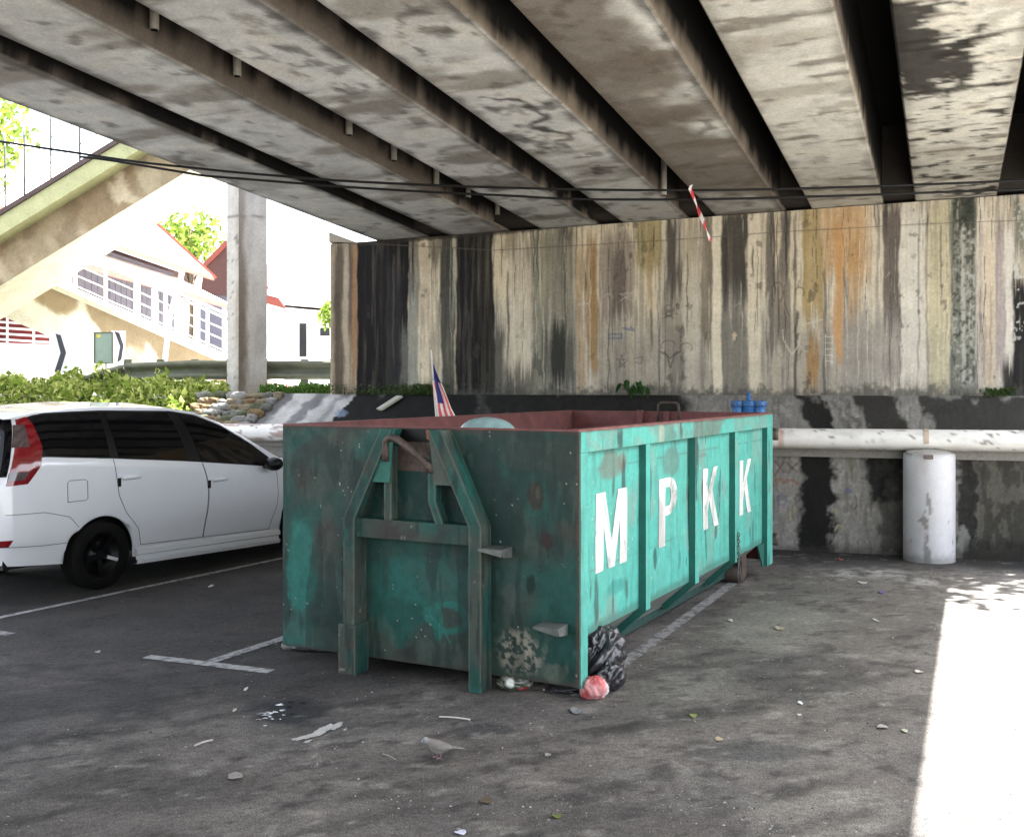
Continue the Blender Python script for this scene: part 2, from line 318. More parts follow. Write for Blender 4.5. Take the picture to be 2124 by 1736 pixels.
for i in range(8):
    a, b_ = cs[2*i], cs[2*i+1]; wd = b_-a
    cb = np.concatenate([[a, a, a, a], np.linspace(a+0.02, b_-0.02, 26), [b_, b_, b_, b_, b_, b_, b_]])
    dz = np.concatenate([[DEP, 0.5, 0.2, 0.02], np.zeros(26), [0.02, 0.12, 0.22, 0.32, 0.45, 0.6, DEP]])
    rs = np.concatenate([np.arange(RB, 3, 1.0), np.arange(3, 15.6, 0.04)]); P = np.zeros((len(rs), len(cb), 3)); CC = np.zeros(P.shape[:2]); RR = np.zeros(P.shape[:2])
    for j in range(len(cb)):
        rend = r_at(cb[j], KU+0.35); rr = np.minimum(rs, rend); P[:, j] = BR(cb[j], rr, dz[j]); CC[:, j] = cb[j]; RR[:, j] = rr
    c, n, n_, m = soffit_cols(CC, RR, i); DZ = np.broadcast_to(dz, CC.shape); e = (CC-a)/wd
    warm = ss(-5, 1, CC)
    c = c*(1+0.08*warm[..., None]*V(.8, .2, -.7))
    mo = fbm(CC*7+i*5, RR*6, 47, 5); c = mix(c, (.05, .045, .038), .75*(.25, .35, .7, .55, .9, .45, .6, .5)[i]*ss(.60, .68, mo)*ss(.46, .6, n)); c = mix(c, (.028, .025, .022), .7*(.2, .3, .6, .8, .9, .4, .6, .5)[i]*ss(.60, .70, fbm(CC*3+i*9, RR*2.4, 48, 5))*ss(.50, .60, mo))
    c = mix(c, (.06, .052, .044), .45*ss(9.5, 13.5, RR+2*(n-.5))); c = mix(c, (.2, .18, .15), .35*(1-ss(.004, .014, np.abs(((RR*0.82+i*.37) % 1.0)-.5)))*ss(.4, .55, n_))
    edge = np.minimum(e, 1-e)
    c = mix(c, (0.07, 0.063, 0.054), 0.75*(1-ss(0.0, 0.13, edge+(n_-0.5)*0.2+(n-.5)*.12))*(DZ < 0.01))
    if i == 0: c = mix(c, (0.12, 0.11, 0.095), 0.5*ss(0.45, 0.62, n)*(DZ < .1))
    if i == 2: c = mix(c, (0.13, 0.12, 0.10), 0.4*ss(0.5, 0.66, m))
    if i == 3: c = mix(c, (0.035, 0.03, 0.026), 0.9*(1-ss(0.035, 0.11, np.abs(fbm(CC*1.6, RR*1.3, 77, 4)-0.5)*2+0.25*np.abs(e-0.55)))*band(RR, 6.2, 9.6, .6))
    if i == 4: c = mix(c, (0.13, 0.105, 0.08), 0.85*ss(0.36, 0.58, fbm(CC*1.2, RR*1.0, 78, 5)+0.12*band(RR, 7.6, 11.5, .8)))
    if i in (5, 6): c = mix(c, (0.47, 0.44, 0.37), 0.45); c = mix(c, (0.12, 0.10, 0.08), 0.7*ss(0.60, 0.70, fbm(CC*2.2, RR*7, 79+i, 4)))
    if i == 6:
        k = .55*fbm(CC*3.2, RR*9, 80, 5)+.45*fbm(CC*9, RR*16, 81, 4); dz_ = .25*(1-ss(.0, .42, e))*band(RR, 5.6, 9.0, .5)+.19*band(e, .05, .62, .12)*band(RR, 8.0, 9.4, .25)+.03*ss(9.5, 12, RR); c = mix(c, (0.016, 0.014, 0.012), 0.93*ss(.535, .68, k+dz_))
    sd = DZ > 0.01
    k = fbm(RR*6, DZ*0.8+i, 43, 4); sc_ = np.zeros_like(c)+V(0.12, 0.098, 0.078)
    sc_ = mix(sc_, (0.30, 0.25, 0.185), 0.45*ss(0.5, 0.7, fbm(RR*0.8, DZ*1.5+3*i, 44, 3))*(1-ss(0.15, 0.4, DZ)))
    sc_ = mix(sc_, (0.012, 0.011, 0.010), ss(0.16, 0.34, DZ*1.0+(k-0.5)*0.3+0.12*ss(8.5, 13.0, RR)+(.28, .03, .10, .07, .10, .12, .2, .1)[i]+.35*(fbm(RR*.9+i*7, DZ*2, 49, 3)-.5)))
    c = np.where((sd & (e > 0.5))[..., None], sc_, c); c = np.where((sd & (e < 0.5))[..., None], V(0.012, 0.011, 0.010), c)  # upper sides and left faces near black, painting in the shade of the gaps
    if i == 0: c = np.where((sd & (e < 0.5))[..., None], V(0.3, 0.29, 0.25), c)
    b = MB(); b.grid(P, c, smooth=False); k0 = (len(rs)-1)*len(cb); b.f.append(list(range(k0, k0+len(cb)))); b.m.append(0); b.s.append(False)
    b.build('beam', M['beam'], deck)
gap_shade = (0.008, 0.007, 0.0065)  # near-black slab colour paints in the unlit depth between the beams
b = MB(); L0, L1 = cs[0]-0.45, cs[15]+0.12
q = [BR(L0, RB, DEP), BR(L1, RB, DEP), BR(L1, r_at(L1, KU+30), DEP), BR(L0, r_at(L0, KU+30), DEP)]
b.hexa(q+[x+V(0, 0, 0.3) for x in q], 0, gap_shade); b.build('deck_slab', M['concrete'], deck)
for (x0, x1) in ((L0, L0+0.22), (L1-0.22, L1)):
    b = MB(); q = [BR(x0, RB, DEP+.3), BR(x1, RB, DEP+.3), BR(x1, r_at(x1, KU+30), DEP+.3), BR(x0, r_at(x0, KU+30), DEP+.3)]
    b.hexa(q+[x+V(0, 0, 0.9) for x in q], 0, (0.36, 0.35, 0.31)); b.build('parapet', M['concrete'], deck)
q = [BR(L0, RB+.1, 0)*V(1, 1, 0), BR(L1, RB+.1, 0)*V(1, 1, 0), BR(L1, RB-.5, 0)*V(1, 1, 0), BR(L0, RB-.5, 0)*V(1, 1, 0)]; b = MB(); b.hexa(q+[x+V(0, 0, 6.4) for x in q], 0, (.2, .18, .15)); b.build('light_block_wall', M['concrete'], deck)  # unseen wall added behind the camera to keep light off the skip front
for i in range(7):                                       # end diaphragms closing the gaps at the abutment
    x0, x1 = cs[2*i+1]+0.003, cs[2*i+2]-0.003; b = MB()
    q = [BR(x0, r_at(x0, KU-.42), 0.035), BR(x1, r_at(x1, KU-.42), 0.035), BR(x1, r_at(x1, KU+.34), 0.035), BR(x0, r_at(x0, KU+.34), 0.035)]
    b.hexa(q+[x+V(0, 0, DEP-.04) for x in q], 0, (0.03, 0.026, 0.022)); b.build('diaphragm', M['concrete'], deck)
for (gi, px, py) in [(1, 320, 62), (1, 492, 158), (1, 724, 280), (1, 817, 333), (1, 905, 385), (1, 971, 410), (1, 1032, 446), (3, 1377, 405), (3, 1600, 392)]:
    cc = cs[2*gi+1]+0.06; u = (px-CX)/F; Y = cc/(u*CT-ST); z = H+(HY-py)/F*Y; b = MB()
    top = SO0-SOS*Y+DEP; X = u*Y
    b.tube([(X, Y, top), (X, Y, z+.1), (X, Y, z)], 0.034, 10, 0, (0.32, 0.30, 0.25)); b.tube([(X, Y, z-0.002), (X, Y, z-0.006)], 0.027, 10, 0, (0.01, 0.01, 0.01)); b.build('drain_pipe', M['concrete'], deck)

# ------------------------------------------------------------------ abutment wall with its streaks
abut = thing('abutment_wall', 'tall concrete abutment wall streaked black, cream and orange under the deck', 'wall', WL(KU, 0, 1.7))
def Z6(P):
    px, py = proj(P); return (px/0.82969-800)*2.36, (py/0.82969-460)*2.36
XW0 = -2.56; xs = np.linspace(XW0, 6.7, 900); zs_ = np.linspace(0, 1, 230); XX, TT = np.meshgrid(xs, zs_, indexing='ij')
YY = KU+WS*XX; ztop = SO0-SOS*YY-0.012; ZZ = 1.62+(ztop-1.62)*TT
P = np.stack([XX, YY, ZZ], -1); zx, zy = Z6(P)
wob = (fbm(zx/60, zy/260, 50, 4)-0.5); zxw = zx+wob*34+(fbm(zx/14, zy/60, 51, 3)-0.5)*12
hs = fbm(zx/9, zy/700, 52, 3); hs2 = fbm(zx/26, zy/500, 53, 4); mott = fbm(zx/20, zy/24, 54, 4); mot2 = fbm(zx/90, zy/120, 55, 4)
c = np.zeros(XX.shape+(3,))+V(0.57, 0.49, 0.345)
c = mix(c, (0.52, 0.46, 0.36), ss(2400, 3600, zx)); c = mix(c, (0.29, 0.25, 0.19), 0.75*ss(0.5, 0.68, hs2)); c = mix(c, (0.56, 0.51, 0.41), 0.6*ss(0.52, 0.7, hs))
c = mix(c, (0.17, 0.155, 0.13), 0.55*ss(0.56, 0.72, fbm(zx/11, zy/260, 56, 4)))
low = ss(600, 900, zy+(mot2-0.5)*300)
c = mix(c, (0.21, 0.20, 0.18), 0.62*low*band(zx, 1640, 3330, 60)); c = mix(c, (0.33, 0.315, 0.29), 0.45*low*(1-band(zx, 1640, 3330, 60))*(zx > 1000))
def stripe(x0, x1, y0, y1, col, st, soft=7, ys=60, rag=1.0):
    global c
    ye = zy+(hs-0.5)*260*rag
    c = mix(c, col, st*band(zxw, x0, x1, soft)*ss(y0-ys, y0+ys, ye)*(1-ss(y1-ys, y1+ys, ye))*(0.72+0.5*np.clip(hs2+0.1, 0, 1)).clip(0, 1))
BK = (0.011, 0.011, 0.012); DG = (0.06, 0.056, 0.05); MG = (0.12, 0.125, 0.10)
o7 = 2029.6
for a in [
 (60, 240, -200, 1400, (0.17, 0.13, 0.09), .8, 10), (85, 135, 330, 1400, (0.05, 0.04, 0.03), .8, 12), (165, 190, 300, 900, (0.05, 0.04, 0.032), .7, 8), (140, 165, 400, 1200, (0.36, 0.30, 0.22), .7, 8), (185, 225, 360, 1100, (0.25, 0.13, 0.06), .7, 10),
 (217, 520, 0, 1400, BK, .99, 6), (395, 480, 500, 1300, (0.03, 0.03, 0.03), .7, 14),
 (520, 582, 250, 700, (0.16, 0.14, 0.11), .8, 8), (525, 580, 580, 1250, (0.19, 0.20, 0.17), .8, 8), (470, 530, 850, 1250, (0.13, 0.13, 0.11), .8, 14), (640, 715, 300, 480, (0.13, 0.11, 0.08), .8, 14), (585, 640, 400, 900, (0.34, 0.27, 0.19), .5, 12),
 (712, 800, 250, 1300, (0.045, 0.048, 0.04), .93, 8), (786, 806, 250, 640, (0.38, 0.36, 0.27), .9, 4), (778, 796, 600, 830, (0.2, 0.2, 0.17), .8, 5), (806, 1026, 0, 1400, BK, .98, 7), (890, 905, 350, 900, (0.06, 0.06, 0.05), .7, 5), (1000, 1090, 820, 1300, (0.05, 0.05, 0.042), .8, 20), (1090, 1260, 1060, 1300, (0.05, 0.05, 0.045), .8, 20),
 (1095, 1160, 250, 420, (0.2, 0.17, 0.11), .7, 10), (1158, 1172, 450, 1050, (0.22, 0.19, 0.13), .6, 4),
 (1250, 1345, 250, 1280, (0.17, 0.17, 0.12), .7, 14), (1330, 1505, 260, 1280, (0.16, 0.155, 0.12), .75, 14), (1410, 1500, 200, 330, DG, .7, 14), (1365, 1445, 830, 1180, (0.03, 0.032, 0.028), .93, 14), (1445, 1500, 900, 1200, (0.09, 0.09, 0.075), .8, 12), (1300, 1360, 860, 1150, (0.08, 0.08, 0.068), .75, 10), (1345, 1358, 650, 950, (0.36, 0.34, 0.28), .7, 4),
 (1515, 1560, 350, 1250, (0.36, 0.24, 0.12), .6, 8), (1578, 1640, 330, 1120, (0.27, 0.16, 0.055), .8, 7),
 (1655, 1850, 300, 800, (0.22, 0.18, 0.15), .75, 10), (1715, 1795, 400, 760, (0.10, 0.08, 0.07), .75, 12), (1860, 2010, 150, 520, (0.27, 0.22, 0.09), .75, 10), (1935, 1965, 300, 760, (0.28, 0.19, 0.08), .6, 8),
 (2040, 2135, 190, 640, (0.06, 0.053, 0.045), .92, 12), (2030, 2140, 560, 1150, (0.15, 0.14, 0.12), .6, 14), (2245, 2315, 150, 950, (0.15, 0.125, 0.10), .8, 10), (2140, 2245, 200, 900, (0.27, 0.235, 0.18), .6, 8),
 (2315, 2372, 0, 1300, (0.66, 0.60, 0.46), .9, 6), (2530, 2600, 100, 1250, (0.62, 0.56, 0.43), .7, 8), (1100, 1245, 420, 1100, (0.60, 0.53, 0.40), .55, 14), (2145, 2235, 500, 1200, (.56, .52, .43), .5, 12), (2374, 2512, 130, 700, (0.05, 0.046, 0.04), .95, 8), (2374, 2520, 600, 1300, (0.13, 0.125, 0.11), .7, 12), (2630, 2680, 140, 1000, (0.10, 0.09, 0.08), .8, 8), (2715, 2770, 120, 520, (0.10, 0.09, 0.08), .85, 8), (2640, 2780, 460, 950, (0.15, 0.13, 0.11), .7, 12), (2800, 2815, 180, 900, (0.1, 0.09, 0.08), .6, 4),
 (2850, 2965, 100, 800, (0.33, 0.24, 0.10), .85, 8), (2868, 2945, 920, 1215, (0.27, 0.16, 0.06), .85, 8), (2970, 3245, 60, 560, (0.43, 0.25, 0.10), .7, 16), (3030, 3085, 200, 1020, (0.45, 0.24, 0.085), .75, 12), (3120, 3190, 300, 860, (0.38, 0.22, 0.09), .6, 14), (3085, 3125, 550, 700, (0.13, 0.115, 0.10), .8, 8), (3080, 3310, 760, 1220, (0.24, 0.225, 0.20), .6, 16),
 (3320, 3420, 100, 800, (0.10, 0.083, 0.073), .93, 8), (3315, 3425, 700, 1200, (0.19, 0.175, 0.16), .6, 16), (3425, 3575, 150, 1150, (0.55, 0.52, 0.45), .8, 10), (3578, 3592, 150, 1200, (0.2, 0.17, 0.12), .6, 4), (3600, 3720, 100, 1200, (0.40, 0.36, 0.22), .7, 10),
 (3722, 3872, 60, 1300, (0.11, 0.12, 0.10), .85, 12), (3745, 3860, 0, 270, (0.035, 0.042, 0.03), .9, 12), (3780, 3805, 260, 1200, (0.38, 0.37, 0.31), .75, 8), (3885, 3915, 250, 1200, (0.28, 0.23, 0.22), .6, 7), (3915, 3985, 300, 1200, (0.45, 0.36, 0.26), .7, 8), (3990, 4040, 250, 1100, (0.25, 0.21, 0.21), .7, 6), (4042, 4090, 250, 1200, (0.55, 0.51, 0.45), .7, 8), (4085, 4220, 560, 1400, BK, .97, 12), (4095, 4160, 80, 400, (0.10, 0.105, 0.08), .8, 14), (4030, 4100, 1050, 1400, BK, .95, 14)]: stripe(*a)
rg = np.random.default_rng(21); zx0 = zx[:, 115]
for k in range(300):
    x0 = rg.uniform(240, 4150); hw = rg.choice([1.2, 2, 3, 5, 8], p=[.3, .35, .2, .1, .05]); y0 = rg.choice([0, rg.uniform(150, 800)]); y1 = y0+rg.gamma(2.0, 190); sel = np.where(np.abs(zx0-x0) < 40)[0]
    if len(sel) == 0: continue
    zz_, yy_ = zx[sel], zy[sel]; wv = x0+(fbm(yy_/90, yy_*0+k, 57, 2)-.5)*16; m_ = (1-ss(hw*.5, hw*1.4+1.5, np.abs(zz_-wv)))*ss(y0-25, y0+25, yy_)*(1-ss(y1-90, y1+40, yy_)); dk = rg.random() < .6
    inbk = ((x0 > 215) & (x0 < 520)) | ((x0 > 805) & (x0 < 1030)); colr_ = V(.035, .03, .027)*rg.uniform(.6, 2.5) if dk else V(.70, .66, .55)*rg.uniform(.8, 1.05)
    c[sel] = mix(c[sel], colr_, m_*rg.uniform(.35, .85)*(.06 if inbk and not dk else 1)*(.5 if not dk else 1))
blk = fbm(zx/34, zy/60, 58, 5); c = mix(c, (.05, .048, .04), .55*ss(.64, .72, blk)*ss(.5, .62, fbm(zx/150, zy/400, 59, 3)))
c = mix(c, (0.33, 0.335, 0.30), 0.75*ss(0.6, 0.66, mott)*band(zx, 3735, 3865, 8)*(zy > 260)); c = mix(c, (0.03, 0.033, 0.028), 0.7*(1-ss(0.34, 0.42, mott))*band(zx, 3730, 3865, 12))
c = mix(c, (0.42, 0.42, 0.38), 0.7*ss(0.62, 0.68, mott)*(zx > 4090)*(zy < 950))
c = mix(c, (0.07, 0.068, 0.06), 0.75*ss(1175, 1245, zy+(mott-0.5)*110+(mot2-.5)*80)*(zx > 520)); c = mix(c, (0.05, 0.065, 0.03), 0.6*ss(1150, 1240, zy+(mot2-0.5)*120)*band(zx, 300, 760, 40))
seam_y = lin(zx, [(75, 350), (235, 350), (1030, 392), (2100, 330), (2700, 285), (3600, 235), (4154, 215)])
c = mix(c, (0.10, 0.09, 0.075), 0.6*(1-ss(1.5, 5, np.abs(zy-seam_y))))
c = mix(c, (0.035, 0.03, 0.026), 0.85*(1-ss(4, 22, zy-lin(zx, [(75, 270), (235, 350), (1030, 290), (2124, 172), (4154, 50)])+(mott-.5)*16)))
def scratch(pts, col, wd, st=0.7):
    global c
    x = [p[0] for p in pts]; y = [p[1] for p in pts]; s_ = (slice(max(0, np.searchsorted(xs, -9)), None), slice(None))
    box = (zx > min(x)-12) & (zx < max(x)+12) & (zy > min(y)-12) & (zy < max(y)+12)
    if not box.any(): return
    d = segd(zx[box], zy[box], pts); k = st*(1-ss(wd*0.5, wd*1.3, d))
    c[box] = c[box]*(1-k[:, None])+np.array(col)*k[:, None]
def arc(cx, cy, rx, ry, a0, a1, n=14): return [(cx+rx*math.cos(R(a0+(a1-a0)*i/n)), cy+ry*math.sin(R(a0+(a1-a0)*i/n))) for i in range(n+1)]
INK = (0.075, 0.068, 0.058); CH = (0.5, 0.465, 0.39)
scratch(arc(2057, 745, 26, 32, 0, 360), INK, 3); scratch(arc(2048, 750, 6, 8, 0, 360), INK, 5); scratch(arc(2068, 750, 6, 8, 0, 360), INK, 5); scratch([(2040, 780), (2074, 780)], INK, 3); scratch([(2028, 790), (2090, 770)], INK, 3); scratch([(2028, 768), (2090, 792)], INK, 3); scratch(arc(2110, 740, 20, 30, 90, 300), INK, 3)
scratch([(1765, 1085), (1782, 1005), (1800, 1085), (1750, 1032), (1815, 1040), (1765, 1085)], INK, 2.5); scratch([(1850, 1030), (1905, 1020), (1895, 1060), (1860, 1050)], INK, 2.5)
scratch([(2010, 990), (2045, 1010), (2068, 1085), (2090, 1010), (2128, 985)], INK, 5); scratch(arc(2055, 955, 42, 32, 150, 350), INK, 3); scratch(arc(2160, 965, 36, 26, 150, 400), INK, 3); scratch([(2030, 990), (2066, 1030), (2105, 990)], INK, 4)
scratch([(o7+700, 860), (o7+705, 920), (o7+755, 1010), (o7+795, 950), (o7+802, 890)], CH, 4); scratch(arc(o7+670, 640, 34, 60, 120, 420), INK, 4); scratch(arc(o7+800, 640, 28, 30, 150, 400), INK, 4); scratch([(o7+640, 600), (o7+640, 720)], INK, 4); scratch([(o7+710, 600), (o7+715, 720), (o7+740, 780)], INK, 4)
scratch([(o7+885, 720), (o7+885, 850)], CH, 4); scratch([(o7+840, 825), (o7+935, 800)], CH, 4)
for k in range(5): scratch([(o7+950, 900+k*36), (o7+1000, 905+k*36)], CH, 3)
scratch([(o7+952, 890), (o7+955, 1080)], CH, 3); scratch([(o7+996, 890), (o7+992, 1080)], CH, 3)
scratch([(1705, 888), (1780, 885), (1778, 912), (1704, 910), (1705, 888)], (0.06, 0.085, 0.16), 6, .55); scratch([(1790, 850), (1850, 865), (1835, 845)], (0.04, 0.07, 0.18), 8, .6)
scratch(arc(1700, 670, 28, 20, 180, 380), CH, 2.5, .5); scratch([(1770, 690), (1850, 640), (1770, 650), (1850, 690)], CH, 2.5, .5); scratch([(1800, 770), (1825, 830), (1850, 770)], CH, 2.5, .5); scratch([(1525, 712), (1585, 706)], CH, 4, .5)
for k in range(40):
    x0, y0 = rng.uniform(1300, 4000), rng.uniform(500, 1100); scratch([(x0, y0), (x0+rng.uniform(-25, 25), y0+rng.uniform(-30, 30)), (x0+rng.uniform(-35, 35), y0+rng.uniform(-25, 25))], CH if k % 2 else INK, 2.2, .35)
scratch([(o7+415, 880), (o7+415, 915)], (0.5, 0.42, 0.3), 8, .9); scratch([(o7+405, 892), (o7+425, 892)], (0.5, 0.42, 0.3), 7, .9)
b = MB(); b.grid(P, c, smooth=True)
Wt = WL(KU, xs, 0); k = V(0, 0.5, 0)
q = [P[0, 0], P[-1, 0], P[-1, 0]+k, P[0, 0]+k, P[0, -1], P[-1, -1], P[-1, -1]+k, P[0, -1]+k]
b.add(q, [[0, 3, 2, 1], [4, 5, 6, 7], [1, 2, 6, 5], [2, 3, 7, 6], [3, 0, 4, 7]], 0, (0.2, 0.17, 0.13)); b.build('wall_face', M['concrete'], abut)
zc = SO0-SOS*(KU+WS*XW0)
b = MB(); q = WL(KU-0.02, [XW0-.02, XW0+.40], 0); b.hexa([V(*q[0][:2], zc+.02-0.0), V(*q[1][:2], zc-0.014), V(*q[1][:2], zc-0.014)+k, V(*q[0][:2], zc+.02)+k]+[V(*q[0][:2], zc+.16), V(*q[1][:2], zc-.012), V(*q[1][:2], zc-.012)+k, V(*q[0][:2], zc+.16)+k], 0, (0.26, 0.23, 0.18))
b.build('end_block', M['concrete'], abut)
q = WL(KU+0.05, [6.7, 14], 0); b = MB(); b.hexa([V(*q[0][:2], 1.6), V(*q[1][:2], 1.6), V(*q[1][:2], 1.6)+k, V(*q[0][:2], 1.6)+k]+[V(*q[0][:2], 4.2), V(*q[1][:2], 4.2), V(*q[1][:2], 4.2)+k, V(*q[0][:2], 4.2)+k], 0, (0.3, 0.27, 0.22)); b.build('wing_wall', M['concrete'], abut)

# ------------------------------------------------------------------ lower retaining wall and sloping apron
low_w = thing('retaining_wall', 'low grey concrete retaining wall with black damp patches behind the water pipe', 'wall', WL(KL, 2, 0))
def Z5(P):
    px, py = proj(P); return (px/0.82969-1800)*2.63, (py/0.82969-900)*2.63
def low_cols(P, sh):
    zx, zy = Z5(P); n = fbm(zx/70, zy/70, 60, 5); n2 = fbm(zx/22, zy/26, 61, 4); n3 = fbm(zx/16, zy/110, 62, 4)
    zxw = zx+(n-0.5)*120+(n2-0.5)*40+(sh*(450-zy) if sh else 0)
    c = np.zeros(zx.shape+(3,))+V(0.21, 0.20, 0.18); c = c*(0.75+0.5*n)[..., None]; c = mix(c, (0.33, 0.32, 0.29), 0.5*ss(0.52, 0.7, n2)); c = mix(c, (0.11, 0.10, 0.085), 0.55*ss(0.55, 0.7, n3))
    return c, zx, zy, n, n2, zxw
def lstripe(c, zxw, zy, n, x0, x1, y0, y1, col, st, s=26, ys=40): return mix(c, col, st*band(zxw, x0, x1, s)*band(zy+(n-0.5)*240, y0, y1, ys))
BK2 = (0.012, 0.012, 0.011)
X0, X1 = -9.0, 8.5; xs = np.concatenate([np.linspace(X0, 1.8, 60), np.linspace(1.85, X1, 520)]); t = np.linspace(0, 1, 110); XX, TT = np.meshgrid(xs, t, indexing='ij'); ZZ = -0.1+TT*(ZL-.1+.1)
P = np.stack([XX, KL+WS*XX, ZZ], -1); c, zx, zy, n, n2, zxw = low_cols(P, 0)
for a in [(530, 740, 300, 1400, BK2, .98), (945, 1250, 560, 690, BK2, .95), (960, 1230, 640, 890, BK2, .93), (1030, 1110, 760, 960, BK2, .9), (1060, 1240, 800, 1300, (0.05, 0.048, 0.042), .75), (1560, 1700, 560, 1400, BK2, .9), (1700, 2300, 560, 1400, (0.035, 0.033, 0.027), .9), (860, 905, 620, 780, (0.14, 0.13, 0.07), .6)]: c = lstripe(c, zxw, zy, n, *a)
c = mix(c, (0.22, 0.22, 0.2), 0.9*blob(zx, zy, 1600, 1190, 40, 95, n2)); c = mix(c, (0.12, 0.115, 0.095), 0.6*ss(0.5, 0.62, fbm(zx/40, zy/110, 66, 4))*(zx > 1690)); c = mix(c, BK2, 0.9*ss(1150, 1290, zy+(n-.5)*120)*(zx > 1600)); c = mix(c, (0.05, 0.047, 0.04), .6*ss(1200, 1260, zy+(n2-.5)*60))
def mark(pts, col, wd, st=0.6):
    global c
    x = [p[0] for p in pts]; y = [p[1] for p in pts]; box = (zx > min(x)-30) & (zx < max(x)+30) & (zy > min(y)-30) & (zy < max(y)+30)
    if box.any():
        k = st*(1-ss(wd*.4, wd*1.3, segd(zx[box], zy[box], pts))); c[box] = c[box]*(1-k[:, None])+np.array(col)*k[:, None]
OR = (0.22, 0.09, 0.05)
mark([(355, 660), (420, 740)], (0.09, 0.06, 0.05), 8); mark([(420, 665), (360, 760)], (0.09, 0.06, 0.05), 8); mark([(445, 680), (505, 735)], (0.09, 0.06, 0.05), 8); mark([(505, 680), (450, 740)], (0.09, 0.06, 0.05), 8)
mark([(350, 830), (360, 790), (400, 780), (420, 810), (440, 790), (480, 790), (510, 815)], OR, 10); mark(arc(405, 920, 30, 32, 0, 330), (0.09, 0.11, 0.19), 10, .5); mark([(840, 850), (850, 860)], (0.06, 0.09, 0.2), 18, .6); mark([(755, 1120), (775, 1085), (800, 1090), (815, 1115)], (0.38, 0.33, 0.17), 8, .6); mark([(460, 1000), (462, 1060)], (0.38, 0.3, 0.1), 6, .6); mark([(490, 970), (490, 1000)], (0.35, 0.28, 0.1), 8, .6); mark([(755, 980), (765, 1000)], (0.35, 0.3, 0.15), 9, .5); mark([(890, 890), (900, 960), (880, 980)], (0.07, 0.06, 0.05), 6, .7)
b = MB(); b.grid(P, c); q = [P[0, 0], P[-1, 0], P[-1, 0]+V(0, .3, 0), P[0, 0]+V(0, .3, 0), P[0, -1], P[-1, -1], P[-1, -1]+V(0, .3, 0), P[0, -1]+V(0, .3, 0)]
b.add(q, [[4, 5, 6, 7], [1, 2, 6, 5], [3, 0, 4, 7]], 0, (0.2, 0.19, 0.17)); b.build('wall_face', M['concrete'], low_w)
xs = np.concatenate([np.linspace(-3.5, 1.8, 160), np.linspace(1.85, X1, 420)]); t = np.linspace(0, 1, 60); XX, TT = np.meshgrid(xs, t, indexing='ij')
XX = XX+0.0; KK = (KL-0.07)+TT*(KU+.02-KL+0.07); P = np.stack([XX-0.1*(1-TT)*(XX < -3.3), KK+WS*XX, ZL+TT*(ZA-ZL)], -1); c, zx, zy, n, n2, zxw = low_cols(P, 0.45)
for a in [(-4000, -1500, 150, 520, BK2, .97, 40), (-1500, -150, 150, 420, BK2, .95, 60), (600, 760, 200, 520, BK2, .95), (985, 1240, 200, 520, (0.03, 0.028, 0.024), .95), (1400, 2300, 230, 520, (0.03, 0.029, 0.026), .93), (890, 920, 240, 480, (0.08, 0.075, 0.065), .7, 6), (820, 850, 240, 480, (0.09, 0.085, 0.075), .6, 6)]: c = lstripe(c, zxw, zy, n, *a)
wq = zx+(zy-222)*.97+(n2-.5)*40; lx = wq < -2385; c = np.where(lx[..., None], (np.zeros_like(c)+V(0.36, 0.35, 0.33))*(0.55+0.8*n)[..., None], c)
for a0, a1, st_ in ((-3300, -2790, .85), (-2655, -2570, .75), (-2480, -2440, .5)): c = mix(c, (.07, .07, .072), st_*band(wq+(n-.5)*90, a0, a1, 18)*lx)
c = mix(c, (.16, .2, .27), .7*blob(zx, zy, -2490, 350, 40, 26, n2))
b = MB(); b.grid(P, c); e0, e1 = P[0, 0], P[-1, 0]; b.add([e0, e1, e1-V(0, 0, .11), e0-V(0, 0, .11), e0+V(0, .2, -.11), e1+V(0, .2, -.11)], [[0, 1, 2, 3], [3, 2, 5, 4]], 0, (0.22, 0.21, 0.19))
b.build('apron_slab', M['concrete'], low_w)
b = MB(); p0, p1 = PL(787, 854, WL(KL, 0, ZL), np.cross(V(1, WS, 0), V(0, KU-KL, ZA-ZL))), PL(829, 827, WL(KL, 0, ZL), np.cross(V(1, WS, 0), V(0, KU-KL, ZA-ZL)))
b.bar(p0+V(0, 0, .03), p1+V(0, 0, .03), 0.14, 0.03, m=0, c=(0.42, 0.40, 0.33)); tag(b.build('wooden_plank', M['attr'], loc=p0), 'pale plank lying up the black sloping apron behind the flag', 'plank')

# ------------------------------------------------------------------ embankment and far ground on the high level
b = MB(); xs = np.concatenate([np.linspace(-60, -9, 12), np.linspace(-8.5, -2.0, 60)]); ts = np.linspace(0, 1, 14); XX, TT = np.meshgrid(xs, ts, indexing='ij')
KK = KL+0.12+TT*1.15; zz = 1.0+TT*(ZF-1.0)-0.05+0.12*(fbm(XX*2, KK*2, 70)-0.5)*(XX < -3.2); zz = np.where(XX > -3.45, zz-0.07, zz); n = fbm(XX*3, KK*3, 71)
b.grid(np.stack([XX, KK+WS*XX, zz], -1), mix(np.zeros(XX.shape+(3,))+V(0.07, 0.06, 0.04), (0.05, 0.08, 0.025), ss(.4, .6, n))); tag(b.build('embankment', M['concrete']), kind='structure')
b = MB(); b.add([WL(KL+1.2, -60, ZF-.03), WL(KU+.4, -1.5, ZF-.03), WL(KU+.4, 25, ZF-.03), (120, 30, ZF-.03), (400, 600, ZF-.03), (-400, 600, ZF-.03), (-400, 60, ZF-.03)], [[0, 1, 2, 3, 4, 5, 6]], 0, (0.4, 0.39, 0.36)); tag(b.build('upper_road', M['concrete']), kind='structure')

